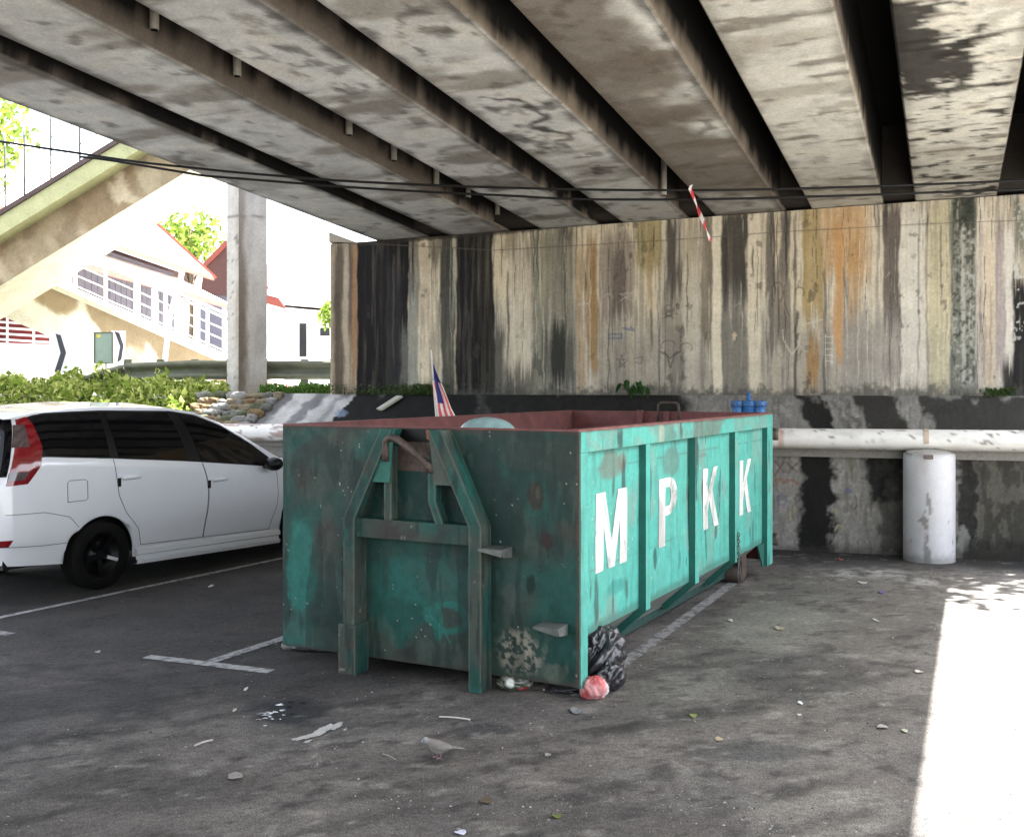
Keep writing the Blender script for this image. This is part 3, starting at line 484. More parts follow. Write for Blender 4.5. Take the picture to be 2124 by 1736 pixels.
# ------------------------------------------------------------------ green hook-lift skip
BA = R(27.6); BU = V(math.sin(BA), math.cos(BA), 0); BV = V(-math.cos(BA), math.sin(BA), 0); BC = V(0.393, 6.154, 0)
UPV = V(0, 0, 1)
def Bp(s, l, z): return BC+BV*s+BU*l+UPV*z
def Bgrid(s, l, z): s, l, z = np.broadcast_arrays(s, l, z); return BC+s[..., None]*BV+l[..., None]*BU+z[..., None]*UPV
BW, BLn, BT, BB = 2.22, 4.70, 1.587, 0.085
skip = thing('waste_skip', 'large dirty green hook lift waste skip with white letters MPKK on its side', 'skip', Bp(BW/2, BLn/2, 0))
AXB = (BV, BU, UPV)
def bbox(mb, s0, s1, l0, l1, z0, z1, m=0, c=(.5, .5, .5)): return mb.box(Bp((s0+s1)/2, (l0+l1)/2, (z0+z1)/2), (s1-s0, l1-l0, z1-z0), AXB, m, c)
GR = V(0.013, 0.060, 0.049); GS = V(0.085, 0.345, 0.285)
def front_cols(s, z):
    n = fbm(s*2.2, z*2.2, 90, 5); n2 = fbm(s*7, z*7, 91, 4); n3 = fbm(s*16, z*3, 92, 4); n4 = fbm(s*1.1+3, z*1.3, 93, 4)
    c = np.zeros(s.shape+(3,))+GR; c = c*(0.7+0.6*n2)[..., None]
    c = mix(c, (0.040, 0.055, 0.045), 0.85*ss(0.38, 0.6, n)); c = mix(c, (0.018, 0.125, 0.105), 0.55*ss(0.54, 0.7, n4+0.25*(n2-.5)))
    c = mix(c, (0.012, 0.03, 0.026), 0.7*ss(0.56, 0.7, n3)*ss(.4, .6, n)); c = mix(c, (0.05, 0.036, 0.028), 0.4*ss(0.6, 0.72, fbm(s*3, z*3, 94, 4)))
    def B(cs_, cz, rs, rz, col, st, nn=n2, soft=.35):
        nonlocal c
        c = mix(c, col, st*blob(s, z, cs_, cz, rs, rz, nn, soft))
    B(1.27, 0.45, 0.20, 0.24, (0.010, 0.075, 0.06), .85); B(1.05, 0.62, 0.5, 0.14, (0.018, 0.12, 0.10), .5); B(2.05, 0.65, 0.14, 0.3, (0.02, 0.16, 0.13), .75); B(1.85, 0.75, 0.13, 0.22, (0.06, 0.042, 0.034), .5)
    B(1.13, 1.16, 0.36, 0.17, (0.009, 0.035, 0.03), .85, n2, .5); B(1.6, 1.1, .08, .3, (.012, .03, .026), .6)  # plate darkened between the legs, shade of the hook recess put into the paint
    B(1.75, 0.25, 0.10, 0.2, (0.014, 0.03, 0.026), .8); B(1.9, 0.14, 0.2, 0.08, (0.08, 0.10, 0.08), .4); B(1.42, 0.22, 0.12, 0.12, (0.07, 0.10, 0.08), .4)
    B(0.14, 0.33, 0.16, 0.24, (0.008, 0.05, 0.04), .85); B(0.40, 0.25, 0.17, 0.14, (0.27, 0.25, 0.20), .9*ss(.5, .58, fbm(s*40, z*40, 95, 4)+.1*(n2-.5)+.03), n2, .6); B(0.12, 0.2, 0.14, 0.2, (0.12, 0.13, 0.10), .5*ss(.5, .6, n2))
    n5 = fbm(s*30, z*22, 102, 4); B(0.28, 1.20, 0.05, 0.085, (0.04, 0.028, 0.022), .9, n5, .5); B(0.265, 1.21, 0.016, 0.05, (0.17, 0.14, 0.11), .6, n5, .5); B(0.21, 0.93, 0.04, 0.055, (0.03, 0.02, 0.018), .9, n5, .5); B(0.31, 0.66, 0.03, 0.06, (0.008, 0.022, 0.018), .9, n5, .5); B(0.48, 0.98, 0.1, 0.12, (0.01, 0.03, 0.026), .7)
    B(0.78, 1.3, 0.22, 0.2, (0.012, 0.028, 0.025), .8); B(0.55, 1.05, 0.12, 0.25, (0.010, 0.028, 0.024), .85); B(0.55, 0.5, 0.06, 0.4, (0.012, 0.045, 0.038), .6); B(0.2, 1.45, 0.3, 0.10, (0.05, 0.06, 0.05), .6); B(2.05, 1.3, 0.10, 0.16, (0.035, 0.026, 0.022), .5); B(1.9, 1.42, 0.12, .1, (.02, .035, .03), .7)
    r_ = np.hypot((s-.90)/1.5, z-.40); c = mix(c, (.018, .13, .105), .8*(1-ss(.014, .03, np.abs(r_-.085+(n2-.5)*.06)))*ss(.38, .5, n+.1*(z-.4))); B(0.97, 0.36, 0.045, 0.11, (0.018, 0.13, 0.105), .75, fbm(s*12, z*9, 96, 3)); c = mix(c, (.025, .15, .12), .6*(1-ss(.004, .012, segd(s, z, [(1.02, .40), (.93, .33), (.88, .25)]))))
    c = c*(0.82+0.36*fbm(s*34, z*26, 99, 3))[..., None]; c = mix(c, (.10, .12, .10), .2*ss(.62, .72, fbm(s*11, z*5, 100, 4))); c = mix(c, (.008, .022, .019), .5*ss(.6, .7, fbm(s*10, z*1.6, 101, 4)))
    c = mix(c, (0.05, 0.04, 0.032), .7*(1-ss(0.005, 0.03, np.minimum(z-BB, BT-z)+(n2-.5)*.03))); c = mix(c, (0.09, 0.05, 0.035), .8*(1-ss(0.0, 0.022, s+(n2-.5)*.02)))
    c = mix(c, (0.015, 0.03, 0.026), .65*ss(.62, .7, fbm(s*5, z*1.1, 97, 4))); c = mix(c, (0.5, 0.5, 0.46), .9*ss(.965, .975, vn(s*75, z*75, 98))*ss(.4, .6, n)); return c
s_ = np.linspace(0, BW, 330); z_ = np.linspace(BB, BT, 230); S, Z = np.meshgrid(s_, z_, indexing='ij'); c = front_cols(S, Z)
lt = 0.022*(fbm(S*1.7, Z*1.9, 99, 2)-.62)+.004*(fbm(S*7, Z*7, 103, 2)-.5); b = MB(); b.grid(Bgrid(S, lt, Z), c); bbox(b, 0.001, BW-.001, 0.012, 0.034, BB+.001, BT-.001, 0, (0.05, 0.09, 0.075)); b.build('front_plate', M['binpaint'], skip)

def side_cols(l, z, dirt=1.0):
    n = fbm(l*2, z*2.5, 110, 5); n2 = fbm(l*8, z*8, 111, 4); n3 = fbm(l*22, z*2.2, 112, 4)
    c = np.zeros(l.shape+(3,))+GS; c = c*(0.86+0.28*n2)[..., None]; c = mix(c, (0.06, 0.36, 0.31), .35*ss(.5, .65, n)); c = mix(c, (0.06, 0.23, 0.19), .5*ss(.52, .68, n3))
    c = mix(c, (0.20, 0.26, 0.22), .5*dirt*ss(.6, .74, fbm(l*5, z*3, 113, 4))); c = mix(c, (0.03, 0.05, 0.045), .7*dirt*ss(.71, .76, fbm(l*9, z*2, 114, 4)))
    c = mix(c, (0.5, 0.52, 0.47), .5*ss(.955, .97, vn(l*60, z*30, 115)))
    return c
PI_ = 0.055                                            # ribs and rails stand proud of the panels by this
def side_skin(sv, l0, l1, z0, z1, mbx, dens=90, extra=None, dirt=1.0):
    l_ = np.linspace(l0, l1, max(3, int((l1-l0)*dens))); zz = np.linspace(z0, z1, max(3, int((z1-z0)*dens))); L_, Z_ = np.meshgrid(l_, zz, indexing='ij'); c = side_cols(L_, Z_, dirt)
    if extra is not None: c = extra(c, L_, Z_)
    mbx.grid(Bgrid(sv+(.016*(fbm(L_*1.6, Z_*2.2, 118, 2)-.55) if extra is panel_extra else .004*(fbm(L_*3, Z_*3, 119, 2)-.5)), L_, Z_), c)
def panel_extra(c, l, z):
    n = fbm(l*9, z*9, 116, 4)
    c = mix(c, (0.13, 0.15, 0.12), .75*blob(l, z, .62, 1.34, .2, .09, n)); c = mix(c, (0.16, 0.11, 0.08), .6*blob(l, z, .83, 1.36, .07, .06, n)); c = mix(c, (0.03, 0.05, 0.045), .8*blob(l, z, .85, 1.2, .03, .2, n)); c = mix(c, (0.10, 0.13, 0.11), .6*blob(l, z, 1.8, 1.3, .2, .1, n))
    c = mix(c, (0.02, 0.05, 0.05), .8*blob(l, z, 1.46, .62, .035, .08, n)); c = mix(c, (0.03, 0.09, 0.08), .7*blob(l, z, 2.95, .63, .04, .06, n)); c = mix(c, (0.14, 0.12, 0.10), .5*blob(l, z, 2.6, 1.3, .12, .02, n)); c = mix(c, (0.03, 0.2, 0.17), .6*blob(l, z, .75, .55, .16, .05, n))
    for zc in (0.72, 1.34): c = mix(c, (0.09, 0.15, 0.13), .6*(1-ss(.002, .006, np.abs(z-zc-0.01*(fbm(l*2, l*0, 117)-.5))))*ss(.4, .5, n))
    c = mix(c, (0.05, 0.12, 0.10), .6*(1-ss(.0, .05, np.minimum(z-.36, 1.46-z)+(n-.5)*.05)))
    return c
b = MB(); side_skin(PI_, 0.02, 4.66, 0.335, 1.48, b, 80, panel_extra); bbox(b, PI_+.009, PI_+.013, .02, 4.66, .36, 1.55, 0, (0.1, 0.05, 0.045)); b.build('side_panel', M['binpaint'], skip)
b = MB(); bbox(b, BW-PI_-.012, BW-PI_, .03, 4.66, .36, 1.55, 0, GR); b.build('side_panel', M['binpaint'], skip)
for sgn in (0, 1):                                     # sloping lower flanks and floor
    fs = (lambda s: s) if sgn == 0 else (lambda s: BW-s)
    b = MB(); t = np.linspace(0, 1, 12); l_ = np.linspace(.03, 4.3, 90); L_, T_ = np.meshgrid(l_, t, indexing='ij'); n = fbm(L_*3, T_*3, 120)
    b.grid(Bgrid(np.vectorize(fs)(PI_+T_*0.22), L_, 0.335-T_*0.2), (np.zeros(L_.shape+(3,))+V(0.15, 0.165, 0.15))*(0.7+.6*n)[..., None]); b.build('sloping_flank', M['binpaint'], skip)
b = MB(); bbox(b, .27, BW-.27, .03, 4.45, .125, .14, 0, (0.08, 0.09, 0.08)); b.build('floor_plate', M['binpaint'], skip)
def edge_extra(c, l, z):
    n = fbm(l*4, z*9, 121, 5); c = mix(c, (0.16, 0.24, 0.20), .55*ss(.45, .62, n)); c = mix(c, (0.36, 0.37, 0.29), .8*blob(l, z, 1.45, 1.52, .06, .09, n)); c = mix(c, (0.10, 0.15, 0.12), .75*band(l, 1.5, 3.2, .2)*ss(.42, .6, fbm(l*3, z*6, 122))); c = mix(c, (0.08, 0.045, 0.035), .8*ss(1.57, 1.59, z+(n-.5)*.03)); return c
def solid_frame(name, l0, l1, z0, z1, par=skip, far=False, dirt=1.2):
    b = MB()
    if not far:
        side_skin(0, l0, l1, z0, z1, b, 90, edge_extra if z0 > 1.4 else None, dirt); bbox(b, .002, PI_-.001, l0+.0005, l1-.0005, z0+.0005, z1-.0005, 0, (0.022, 0.12, 0.098))  # side faces of ribs and rails a darker green, their shade painted in
    else: bbox(b, BW-PI_+.001, BW, l0, l1, z0, z1, 0, GR)
    return b.build(name, M['binpaint'], par)
for far in (False, True):
    solid_frame('top_rail', 0.032, 4.70, 1.461, BT-.002, far=far); solid_frame('corner_post', 0.032, 0.134, .07, 1.459, far=far)
    for l0, l1 in ((1.131, 1.215), (2.222, 2.318), (3.355, 3.45)): solid_frame('rib', l0, l1, .322, 1.459, far=far)
    solid_frame('end_post', 4.49, 4.70, .117, 1.459, far=far)
for l0 in (1.131, 2.222, 3.355):                       # ribs carried down under the sloping flank
    for f in (0, 1):
        fs = (lambda s: s) if f == 0 else (lambda s: BW-s); b = MB()
        q = [Bp(fs(a), l, z) for l in (l0+.001, l0+.083) for a, z in ((.003, .321), (.24, .10), (.30, .13), (PI_, .352))]
        b.hexa(q, 0, (0.02, 0.10, 0.08)); b.build('rib_foot', M['binpaint'], skip)
for f in (0, 1):
    fs = (lambda s: s) if f == 0 else (lambda s: BW-s); b = MB(); b.prism([Bp(fs(.03), 4.25, .34), Bp(fs(.03), 4.488, .34), Bp(fs(.03), 4.488, .118), Bp(fs(.03), 4.43, .118)], BV*(.012 if f == 0 else -.012), 0, (0.022, 0.10, 0.08)); b.build('end_gusset', M['binpaint'], skip)
    b = MB(); bbox(b, min(fs(.29), fs(.40)), max(fs(.29), fs(.40)), .2, 4.45, .05, .123, 0, (0.02, 0.05, 0.042)); b.build('skid_rail', M['binpaint'], skip)
    b = MB(); p = Bp(fs(.26), 4.13, .09); b.lathe([(0, -.12), (.085, -.12), (.09, -.1), (.09, .1), (.085, .12), (0, .12)], p, BV, 20); b.build('rear_roller', M['rust'], skip)
    b = MB(); bbox(b, min(fs(.13), fs(.15)), max(fs(.13), fs(.15)), 4.05, 4.21, .05, .3); bbox(b, min(fs(.37), fs(.39)), max(fs(.37), fs(.39)), 4.05, 4.21, .05, .3); b.build('roller_bracket', M['rust'], skip)
# interior
b = MB(); bbox(b, PI_+.014, PI_+.02, .035, 4.65, .37, BT-.003); bbox(b, BW-PI_-.02, BW-PI_-.014, .035, 4.65, .37, BT-.003); bbox(b, PI_+.02, BW-PI_-.02, .032, .04, .37, 1.57); bbox(b, .09, BW-.09, .05, 4.6, .365, .372)
b.build('inner_lining', M['inner'], skip)
b = MB(); bbox(b, .02, BW-.02, 4.66, 4.69, .15, 1.60); bbox(b, 1.33, 1.39, 4.60, 4.66, .3, 1.61); bbox(b, 1.05, 1.11, 4.62, 4.66, .3, 1.6); dr = b.build('rear_door', M['inner'], skip)
b = MB(); b.tube([Bp(.93, 4.60, 1.47), Bp(.93, 4.60, 1.64), Bp(.94, 4.60, 1.68), Bp(.96, 4.60, 1.69), Bp(1.12, 4.60, 1.69), Bp(1.15, 4.60, 1.67), Bp(1.15, 4.60, 1.47)], .014, 8); b.build('handle', M['rust'], dr)
b = MB()
for (a, l0, l1, s0, s1) in ((0, .0, 4.7, 0.002, .075), (0, .0, 4.7, BW-.075, BW-.002)): bbox(b, s0, s1+(.006 if s0 < 1 else 0), l0+.001, l1-.001, BT-.0015, BT+.012)
bbox(b, .076, BW-.076, .001, .045, BT-.0005, BT+.011); b.build('rim', M['inner'], skip)
# lettering
def LT(name, polys):
    b = MB()
    for poly in polys:
        l = np.array([p[0] for p in poly]); z = np.array([p[1] for p in poly]); P = Bgrid(np.full(len(l), PI_-.002), l, z)
        b.prism(P, -BV*.0025, 0, (0.66, 0.66, 0.63))
    o = b.build(name, M['letter'], skip); return o
def fine(o, worn):                                     # subdivide and wear the paint
    import bmesh
    me = o.data; bm = bmesh.new(); bm.from_mesh(me); bmesh.ops.triangulate(bm, faces=bm.faces[:])
    for k in range(5): bmesh.ops.subdivide_edges(bm, edges=[e for e in bm.edges if e.calc_length() > 0.02], cuts=1)
    bm.to_mesh(me); bm.free(); k = len(me.vertices); co = np.zeros(k*3); me.vertices.foreach_get('co', co); co = co.reshape(-1, 3)+root_loc(skip)-BC; l = co@BU; z = co[:, 2]; nc = co+BC-root_loc(skip)+(.016*(fbm(l*1.6, z*2.2, 118, 2)-.55))[:, None]*BV; me.vertices.foreach_set('co', nc.ravel())
    n = fbm(l*7, z*4, 130, 4); n2 = fbm(l*50, z*14, 131, 3); c = np.zeros((k, 3))+V(0.64, 0.64, 0.61)
    c = mix(c, (0.36, 0.33, 0.31), worn*ss(.4, .62, n)); c = mix(c, (0.10, 0.2, 0.17), min(1, worn*1.1)*ss(.60, .70, n2+.12*(n-.5)))
    cc = np.ones((k, 4), np.float32); cc[:, :3] = c; ca = me.color_attributes.get('Col') or me.color_attributes.new('Col', 'FLOAT_COLOR', 'POINT'); ca.data.foreach_set('color', cc.ravel())
z0, z1 = .69, 1.185
def sc_l(l): return l                                  # already measured on the panel
def panel_l(pts, ox, sx):                               # unit letter box to panel
    return [[(ox+sx*x, z0+(z1-z0)*y) for x, y in p] for p in pts]
Mp = [[(0, 0), (.24, 0), (.24, .62), (.40, 0), (.60, 0), (.76, .62), (.76, 0), (1, 0), (1, 1), (.70, 1), (.50, .34), (.30, 1), (0, 1)]]
bowl = lambda rx, ry, n=12: [(math.cos(R(90-180*i/n))*rx, math.sin(R(90-180*i/n))*ry) for i in range(n+1)]
Po = [(0, 1)]+[(.55+.45*a, .72+.28*b_) for a, b_ in bowl(1, 1)]+[(.34, .44), (.34, .58)]+[(.50+.16*a, .72+.14*b_) for a, b_ in bowl(1, 1)][::-1]+[(.34, .86), (.34, 1.0)]
Pq = [[(0, 0), (.34, 0), (.34, 1), (0, 1)], [(.34, .86)]+[(.50+.16*a, .72+.14*b_) for a, b_ in bowl(1, 1)]+[(.34, .58), (.34, .44)]+[(.55+.45*a, .72+.28*b_) for a, b_ in bowl(1, 1)][::-1]+[(.34, 1)]]
Kp = [[(0, 0), (.30, 0), (.30, .28), (.42, .45), (.68, 0), (1, 0), (.60, .64), (.97, 1), (.66, 1), (.30, .58), (.30, 1), (0, 1)]]
dl = 0.0
for nm, sh, ox, sx, wn in (('letter_m', Mp, .37+dl, .535, .55), ('letter_p', Pq, 1.53+dl, .41, .85), ('letter_k', Kp, 2.60+dl, .41, .7), ('letter_k', Kp, 3.67+dl, .40, .35)):
    fine(LT(nm, panel_l(sh, ox, sx)), wn)
# front A-frame
def leg_cols(a, z, e):                                 # a across, z up, e distance to the nearest edge
    n = fbm(a*3+4, z*2.2, 125, 5); n2 = fbm(a*14, z*9, 126, 4); n3 = fbm(a*30, z*4, 127, 4)
    c = np.zeros(a.shape+(3,))+V(.014, .058, .047); c = c*(.7+.6*n2)[..., None]; c = mix(c, (.055, .064, .052), .85*ss(.40, .58, n)); c = mix(c, (.016, .10, .083), .6*ss(.56, .66, fbm(a*2+9, z*3, 128, 4))); c = mix(c, (.016, .022, .02), .7*ss(.58, .7, n3))
    c = mix(c, (.055, .042, .034), .5*ss(.58, .68, fbm(a*5, z*5, 129, 4))); c = mix(c, (.15, .15, .12), .5*(1-ss(.002, .010, e+(n2-.5)*.03))); return mix(c, (.26, .26, .22), .7*ss(.93, .95, vn(a*70, z*40, 130))*ss(.5, .65, n))
def fbar(mb, pts, wd, p0, p1, cc=None):                 # channel following points (s,z) on the front, standing out from p0 to p1
    for (s0, z0_), (s1, z1_) in zip(pts[:-1], pts[1:]):
        h = wd/2; ring = [(-h, p0), (h, p0), (h, p1), (-h, p1)]; L = math.hypot(s1-s0, z1_-z0_); n = max(4, int(L/.012)); t = np.linspace(0, 1, n)
        for (a0, q0), (a1, q1) in zip(ring, ring[1:]+ring[:1]):
            w_ = math.hypot(a1-a0, q1-q0); m = max(3, int(w_/.012)); k = np.linspace(0, 1, m); T, K = np.meshgrid(t, k, indexing='ij')
            S = s0+(s1-s0)*T+a0+(a1-a0)*K; Pq = q0+(q1-q0)*K; Z = z0_+(z1_-z0_)*T; c = leg_cols(S+Pq*2, Z, np.minimum(K, 1-K)*w_)
            if q0 == p1 and q1 == p1 and wd > .5: c = mix(c, (.035, .03, .027), .8*band(S, .85, 1.35, .12)*ss(.35, .55, fbm(S*6, Z*8, 131)))
            mb.grid(Bgrid(S, -Pq, Z), c, smooth=False)
        q = [Bp(s0+a, -p, z0_) for a, p in ring]+[Bp(s1+a, -p, z1_) for a, p in ring]; mb.add(q, [[0, 3, 2, 1], [4, 5, 6, 7]], 0, GR*1.2)
    return mb
for sg in (1, -1):
    m_ = lambda s: s if sg == 1 else 2.192-s
    b = fbar(MB(), [(m_(.628), -0.0+.004), (m_(.628), 1.0)], .084, .0, .134); fbar(b, [(m_(.628), 1.0), (m_(.915), 1.583)], .088, .0, .134); b.build('lift_frame_leg', M['binpaint'], skip)
b = fbar(MB(), [(1.096, .885), (1.096, 1.005)], .85, 0, .105); b.build('cross_bar', M['binpaint'], skip)
for sg in (1, -1):                                     # gussets beside the hook opening
    m_ = lambda s: s if sg == 1 else 2.192-s
    poly = [(m_(.80), 1.245), (m_(.93), 1.245), (m_(.965), 1.583), (m_(.945), 1.583)]
    b = MB(); b.prism([Bp(s, -.118, z) for s, z in poly], BU*.012, 0, (0.07, 0.085, 0.072) if sg == 1 else (0.03, 0.13, 0.105)); b.build('gusset', M['binpaint'], skip)
b = MB(); bbox(b, .93, 1.262, -.012, -.002, 1.315, 1.50, 0, (0.05, 0.042, 0.036)); b.build('hook_back_plate', M['rust'], skip)
b = MB(); bbox(b, .93, 1.262, -.008, -.001, 1.50, 1.583, 0, (0.008, 0.02, 0.018)); b.build('hook_slot', M['trim'], skip)
b = fbar(MB(), [(1.285, 1.0), (1.285, 1.47)], .055, .03, .10); b.build('hook_strut', M['binpaint'], skip)
b = fbar(MB(), [(.90, 1.0), (.955, 1.14), (.955, 1.42)], .055, .03, .10); b.build('hook_strut', M['binpaint'], skip)
pts = [(1.285, 1.38, .12), (1.288, 1.47, .12), (1.285, 1.505, .12), (1.265, 1.525, .122), (1.235, 1.53, .125), (1.19, 1.52, .13), (1.12, 1.482, .135), (1.05, 1.432, .13), (.99, 1.385, .12), (.965, 1.36, .115), (.955, 1.32, .11)]
b = MB(); b.tube([Bp(s, -p, z) for s, z, p in pts], .024, 12); b.build('hook_bar', M['rust'], skip)
b = MB(); b.prism([Bp(.93, -.1, 1.583), Bp(.99, -.1, 1.583), Bp(.985, -.1, 1.53), Bp(.965, -.1, 1.52), Bp(.965, -.1, 1.50), Bp(.93, -.1, 1.49)], -BU*.012, 0, (0.24, 0.11, 0.06)); b.build('hook_catch', mat('bright_rust', (0.2, 0.09, 0.05), .8), skip)
for sc_, zc in ((.44, .875), (.07, .445)):              # folded step ledges
    b = MB(); s0, s1 = sc_, sc_+.16
    for t in range(2):
        q0 = [Bp(s0, 0, zc), Bp(s1, 0, zc), Bp(s1-.0, -.13, zc-.0), Bp(s0, -.13, zc)]
    b.prism([Bp(s0, -.001, zc), Bp(s1, -.001, zc), Bp(s1, -.14, zc-.005), Bp(s0, -.14, zc-.005)], UPV*.008); b.prism([Bp(s0, -.001, zc-.06), Bp(s0, -.001, zc), Bp(s0, -.14, zc-.005), Bp(s0, -.12, zc-.045)], BV*.006); b.prism([Bp(s1, -.001, zc-.05), Bp(s1, -.001, zc), Bp(s1, -.14, zc-.005)], -BV*.006); b.prism([Bp(s0, -.139, zc-.04), Bp(s0, -.139, zc-.004), Bp(s1, -.139, zc-.004), Bp(s1, -.139, zc-.012)], -BU*.005)
    b.build('step', M['steel'], skip)
b = fbar(MB(), [(1.57, .0), (1.57, .32)], .13, .0, .148); b.build('foot_sleeve', M['binpaint'], skip)
for zc in (1.385, .345):                               # door hinges at the rear corner
    b = MB(); b.lathe([(0, -.06), (.03, -.06), (.03, .06), (0, .06)], Bp(-.015, 4.755, zc), (0, 0, 1), 12); bbox(b, -.012, .03, 4.702, 4.75, zc-.035, zc+.035); b.build('hinge', M['rust'], skip)
b = MB()                                              # hanging chain on the third rib
for k in range(9):
    z = .56-.028*k; an = np.linspace(0, 2*math.pi, 9); d = BU if k % 2 else BV
    b.tube([Bp(-.018, 3.40, z)+d*.011*math.cos(a)+UPV*.02*math.sin(a) for a in an], .0042, 5, cap=False)
b.tube([Bp(-.018, 3.40, .32), Bp(-.03, 3.42, .24), Bp(-.03, 3.45, .14), Bp(-.02, 3.42, .12), Bp(-.015, 3.38, .2), Bp(-.018, 3.395, .31)], .004, 5); b.build('chain', M['steel'], skip)

# ------------------------------------------------------------------ white people carrier
CA = R(30.5); CU = V(math.sin(CA), math.cos(CA), 0); CN = V(-math.cos(CA), math.sin(CA), 0); CPt = V(-3.74, 9.58, 0)
def Cw(t, y, z): t, y, z = np.broadcast_arrays(*[np.asarray(q, float) for q in (t, y, z)]); return CPt+t[..., None]*CU-(y-0.88)[..., None]*CN+z[..., None]*UPV
car = thing('parked_car', 'white people carrier with dark tinted windows parked left of the green skip', 'car', Cw(1.3, 0.0, 0.0))
zroof = [(-1.05, 1.60), (-.85, 1.655), (-.6, 1.685), (.1, 1.71), (.98, 1.688), (1.3, 1.64), (1.64, 1.52), (1.96, 1.34), (2.2, 1.185), (2.38, 1.08), (2.8, 1.0), (3.2, .91), (3.5, .80), (3.66, .66), (3.72, .5)]
zbelt = [(-1.05, 1.23), (-.6, 1.235), (.12, 1.185), (1.06, 1.10), (2.3, .965), (2.8, .90), (3.4, .74), (3.72, .46)]
WW = [(-1.0, .735), (-.985, .775), (-.94, .815), (-.88, .842), (-.75, .866), (-.4, .875), (0, .88), (2.5, .88), (2.9, .865), (3.25, .82), (3.5, .74), (3.66, .62), (3.72, .5)]
def zsill(t):
    z = lin(t, [(-1.0, .36), (-.9, .33), (-.35, .28), (.3, .24), (2.3, .20), (3.4, .22), (3.72, .3)])
    for tc in (0, 2.73):
        d = np.abs(t-tc); z = np.maximum(z, np.where(d < .375, .31+np.sqrt(np.maximum(.375**2-d**2, 0)), 0))
    return z
SQ = np.arange(9.0)
def sect(t):
    W = lin(t, WW); zr = lin(t, zroof); zb = np.minimum(lin(t, zbelt), zr-.05); zs0 = zsill(t); h = zr-zb
    base = lin(t, [(-1.0, .36), (-.9, .33), (-.35, .28), (.3, .24), (2.3, .20), (3.4, .22), (3.72, .3)])
    yk = [W*.925, W*.955, W*1.0, W*.99, W*.967, W*.967-.17*h, W*.967-.37*h-.01, W*.62, 0*W]
    zk = [zs0, np.maximum(base+.13, zs0+.005), np.maximum(.60+0*t, zs0+.01), np.maximum(zb-.16, zs0+.03), zb, zb+.52*h, zb+.87*h, zr-.012*(h > .2)-.03, zr+.0*t]
    return np.array(yk), np.array(zk)
def cr(k, q):                                          # Catmull-Rom through section keys
    i = np.clip(np.floor(q).astype(int), 0, 7); f = q-i; g = lambda j: k[np.clip(j, 0, 8)]
    return g(i)+.5*f[:, None]*(g(i+1)-g(i-1)+f[:, None]*(2*g(i-1)-5*g(i)+4*g(i+1)-g(i+2)+f[:, None]*(3*(g(i)-g(i+1))+g(i+2)-g(i-1))))
def lean(t, z): return np.clip((-.15-t)/.65, 0, 1)*np.clip(z-1.0, 0, .62)*.30
def surf(t, q):
    t = np.asarray(t, float); q = np.asarray(q, float); tf, qf = t.ravel(), q.ravel(); yk, zk = sect(tf); i = np.clip(np.floor(qf).astype(int), 0, 7); f = qf-i; a = np.arange(len(tf))
    def ev(k):
        g = lambda j: k[np.clip(j, 0, 8), a]
        return g(i)+.5*f*(g(i+1)-g(i-1)+f*(2*g(i-1)-5*g(i)+4*g(i+1)-g(i+2)+f*(3*(g(i)-g(i+1))+g(i+2)-g(i-1))))
    return ev(yk).reshape(t.shape), ev(zk).reshape(t.shape)
def surf_tz(t, z):                                     # side surface at station t and height z
    lo = np.zeros(np.shape(t)); hi = np.full(np.shape(t), 7.6)
    for k in range(22):
        m = (lo+hi)/2; zz = surf(t, m)[1]; up = zz < z; lo = np.where(up, m, lo); hi = np.where(up, hi, m)
    return surf(t, (lo+hi)/2)[0]
ts = np.unique(np.round(np.concatenate([np.linspace(-1.0, -.8, 10), np.linspace(-.8, 3.5, 110), np.linspace(3.5, 3.72, 14), .375*np.cos(np.linspace(0, math.pi, 31)), 2.73+.375*np.cos(np.linspace(0, math.pi, 31))]), 4))
qs = np.concatenate([np.linspace(0, 7, 57), np.linspace(7.1, 8, 8)]); T_, Q_ = np.meshgrid(ts, qs, indexing='ij'); Y_, Z_ = surf(T_, Q_); TL = T_+lean(T_, Z_)
full = np.concatenate([Cw(TL, Y_, Z_), Cw(TL, -Y_, Z_)[:, ::-1][:, 1:]], 1); b = MB(); b.grid(full)
nq = full.shape[1]; b.f += [list(range(nq)), list(range((len(ts)-1)*nq, len(ts)*nq))[::-1]]; b.m += [0, 0]; b.s += [False, False]; body = b.build('body', M['carwhite'], car)
b = MB(); b.hexa([Cw(*p) for p in [(-.93, -.78, .3), (-.93, .78, .3), (3.5, .78, .28), (3.5, -.78, .28), (-.9, -.74, .62), (-.9, .74, .62), (3.4, .74, .62), (3.4, -.74, .62)]])
b.build('underbody', M['trim'], car)
def cpatch(mb, tl, tr, zl, zh, off, na=14, nb=10, m=0, side=1, lean_on=True):
    """tl, tr: edge station as a function of b in 0..1; zl, zh: heights as functions of t"""
    a = np.linspace(0, 1, na); b_ = np.linspace(0, 1, nb); A_, B_ = np.meshgrid(a, b_, indexing='ij')
    tL = np.interp(B_, np.linspace(0, 1, len(tl)), tl); tR = np.interp(B_, np.linspace(0, 1, len(tr)), tr); t = tL+(tR-tL)*A_
    z0_, z1_ = lin(t, zl), lin(t, zh); z = z0_+(z1_-z0_)*B_; y = surf_tz(t, z)
    P = Cw(t+lean(t, z), side*(y+off), z+off*.4*(z > 1.2)); mb.grid(P, m=m)
    Q = Cw(t+lean(t, z), side*(y-.01), z); e = lambda X: np.concatenate([X[:, 0], X[-1, 1:], X[-2::-1, -1], X[0, -2::-1]]); mb.grid(np.stack([e(P), e(Q)], 1), m=m, smooth=False); return P
def ctop(d): return [(t, z-d) for t, z in zroof]
def cbelt(d): return [(t, z+d) for t, z in zbelt]
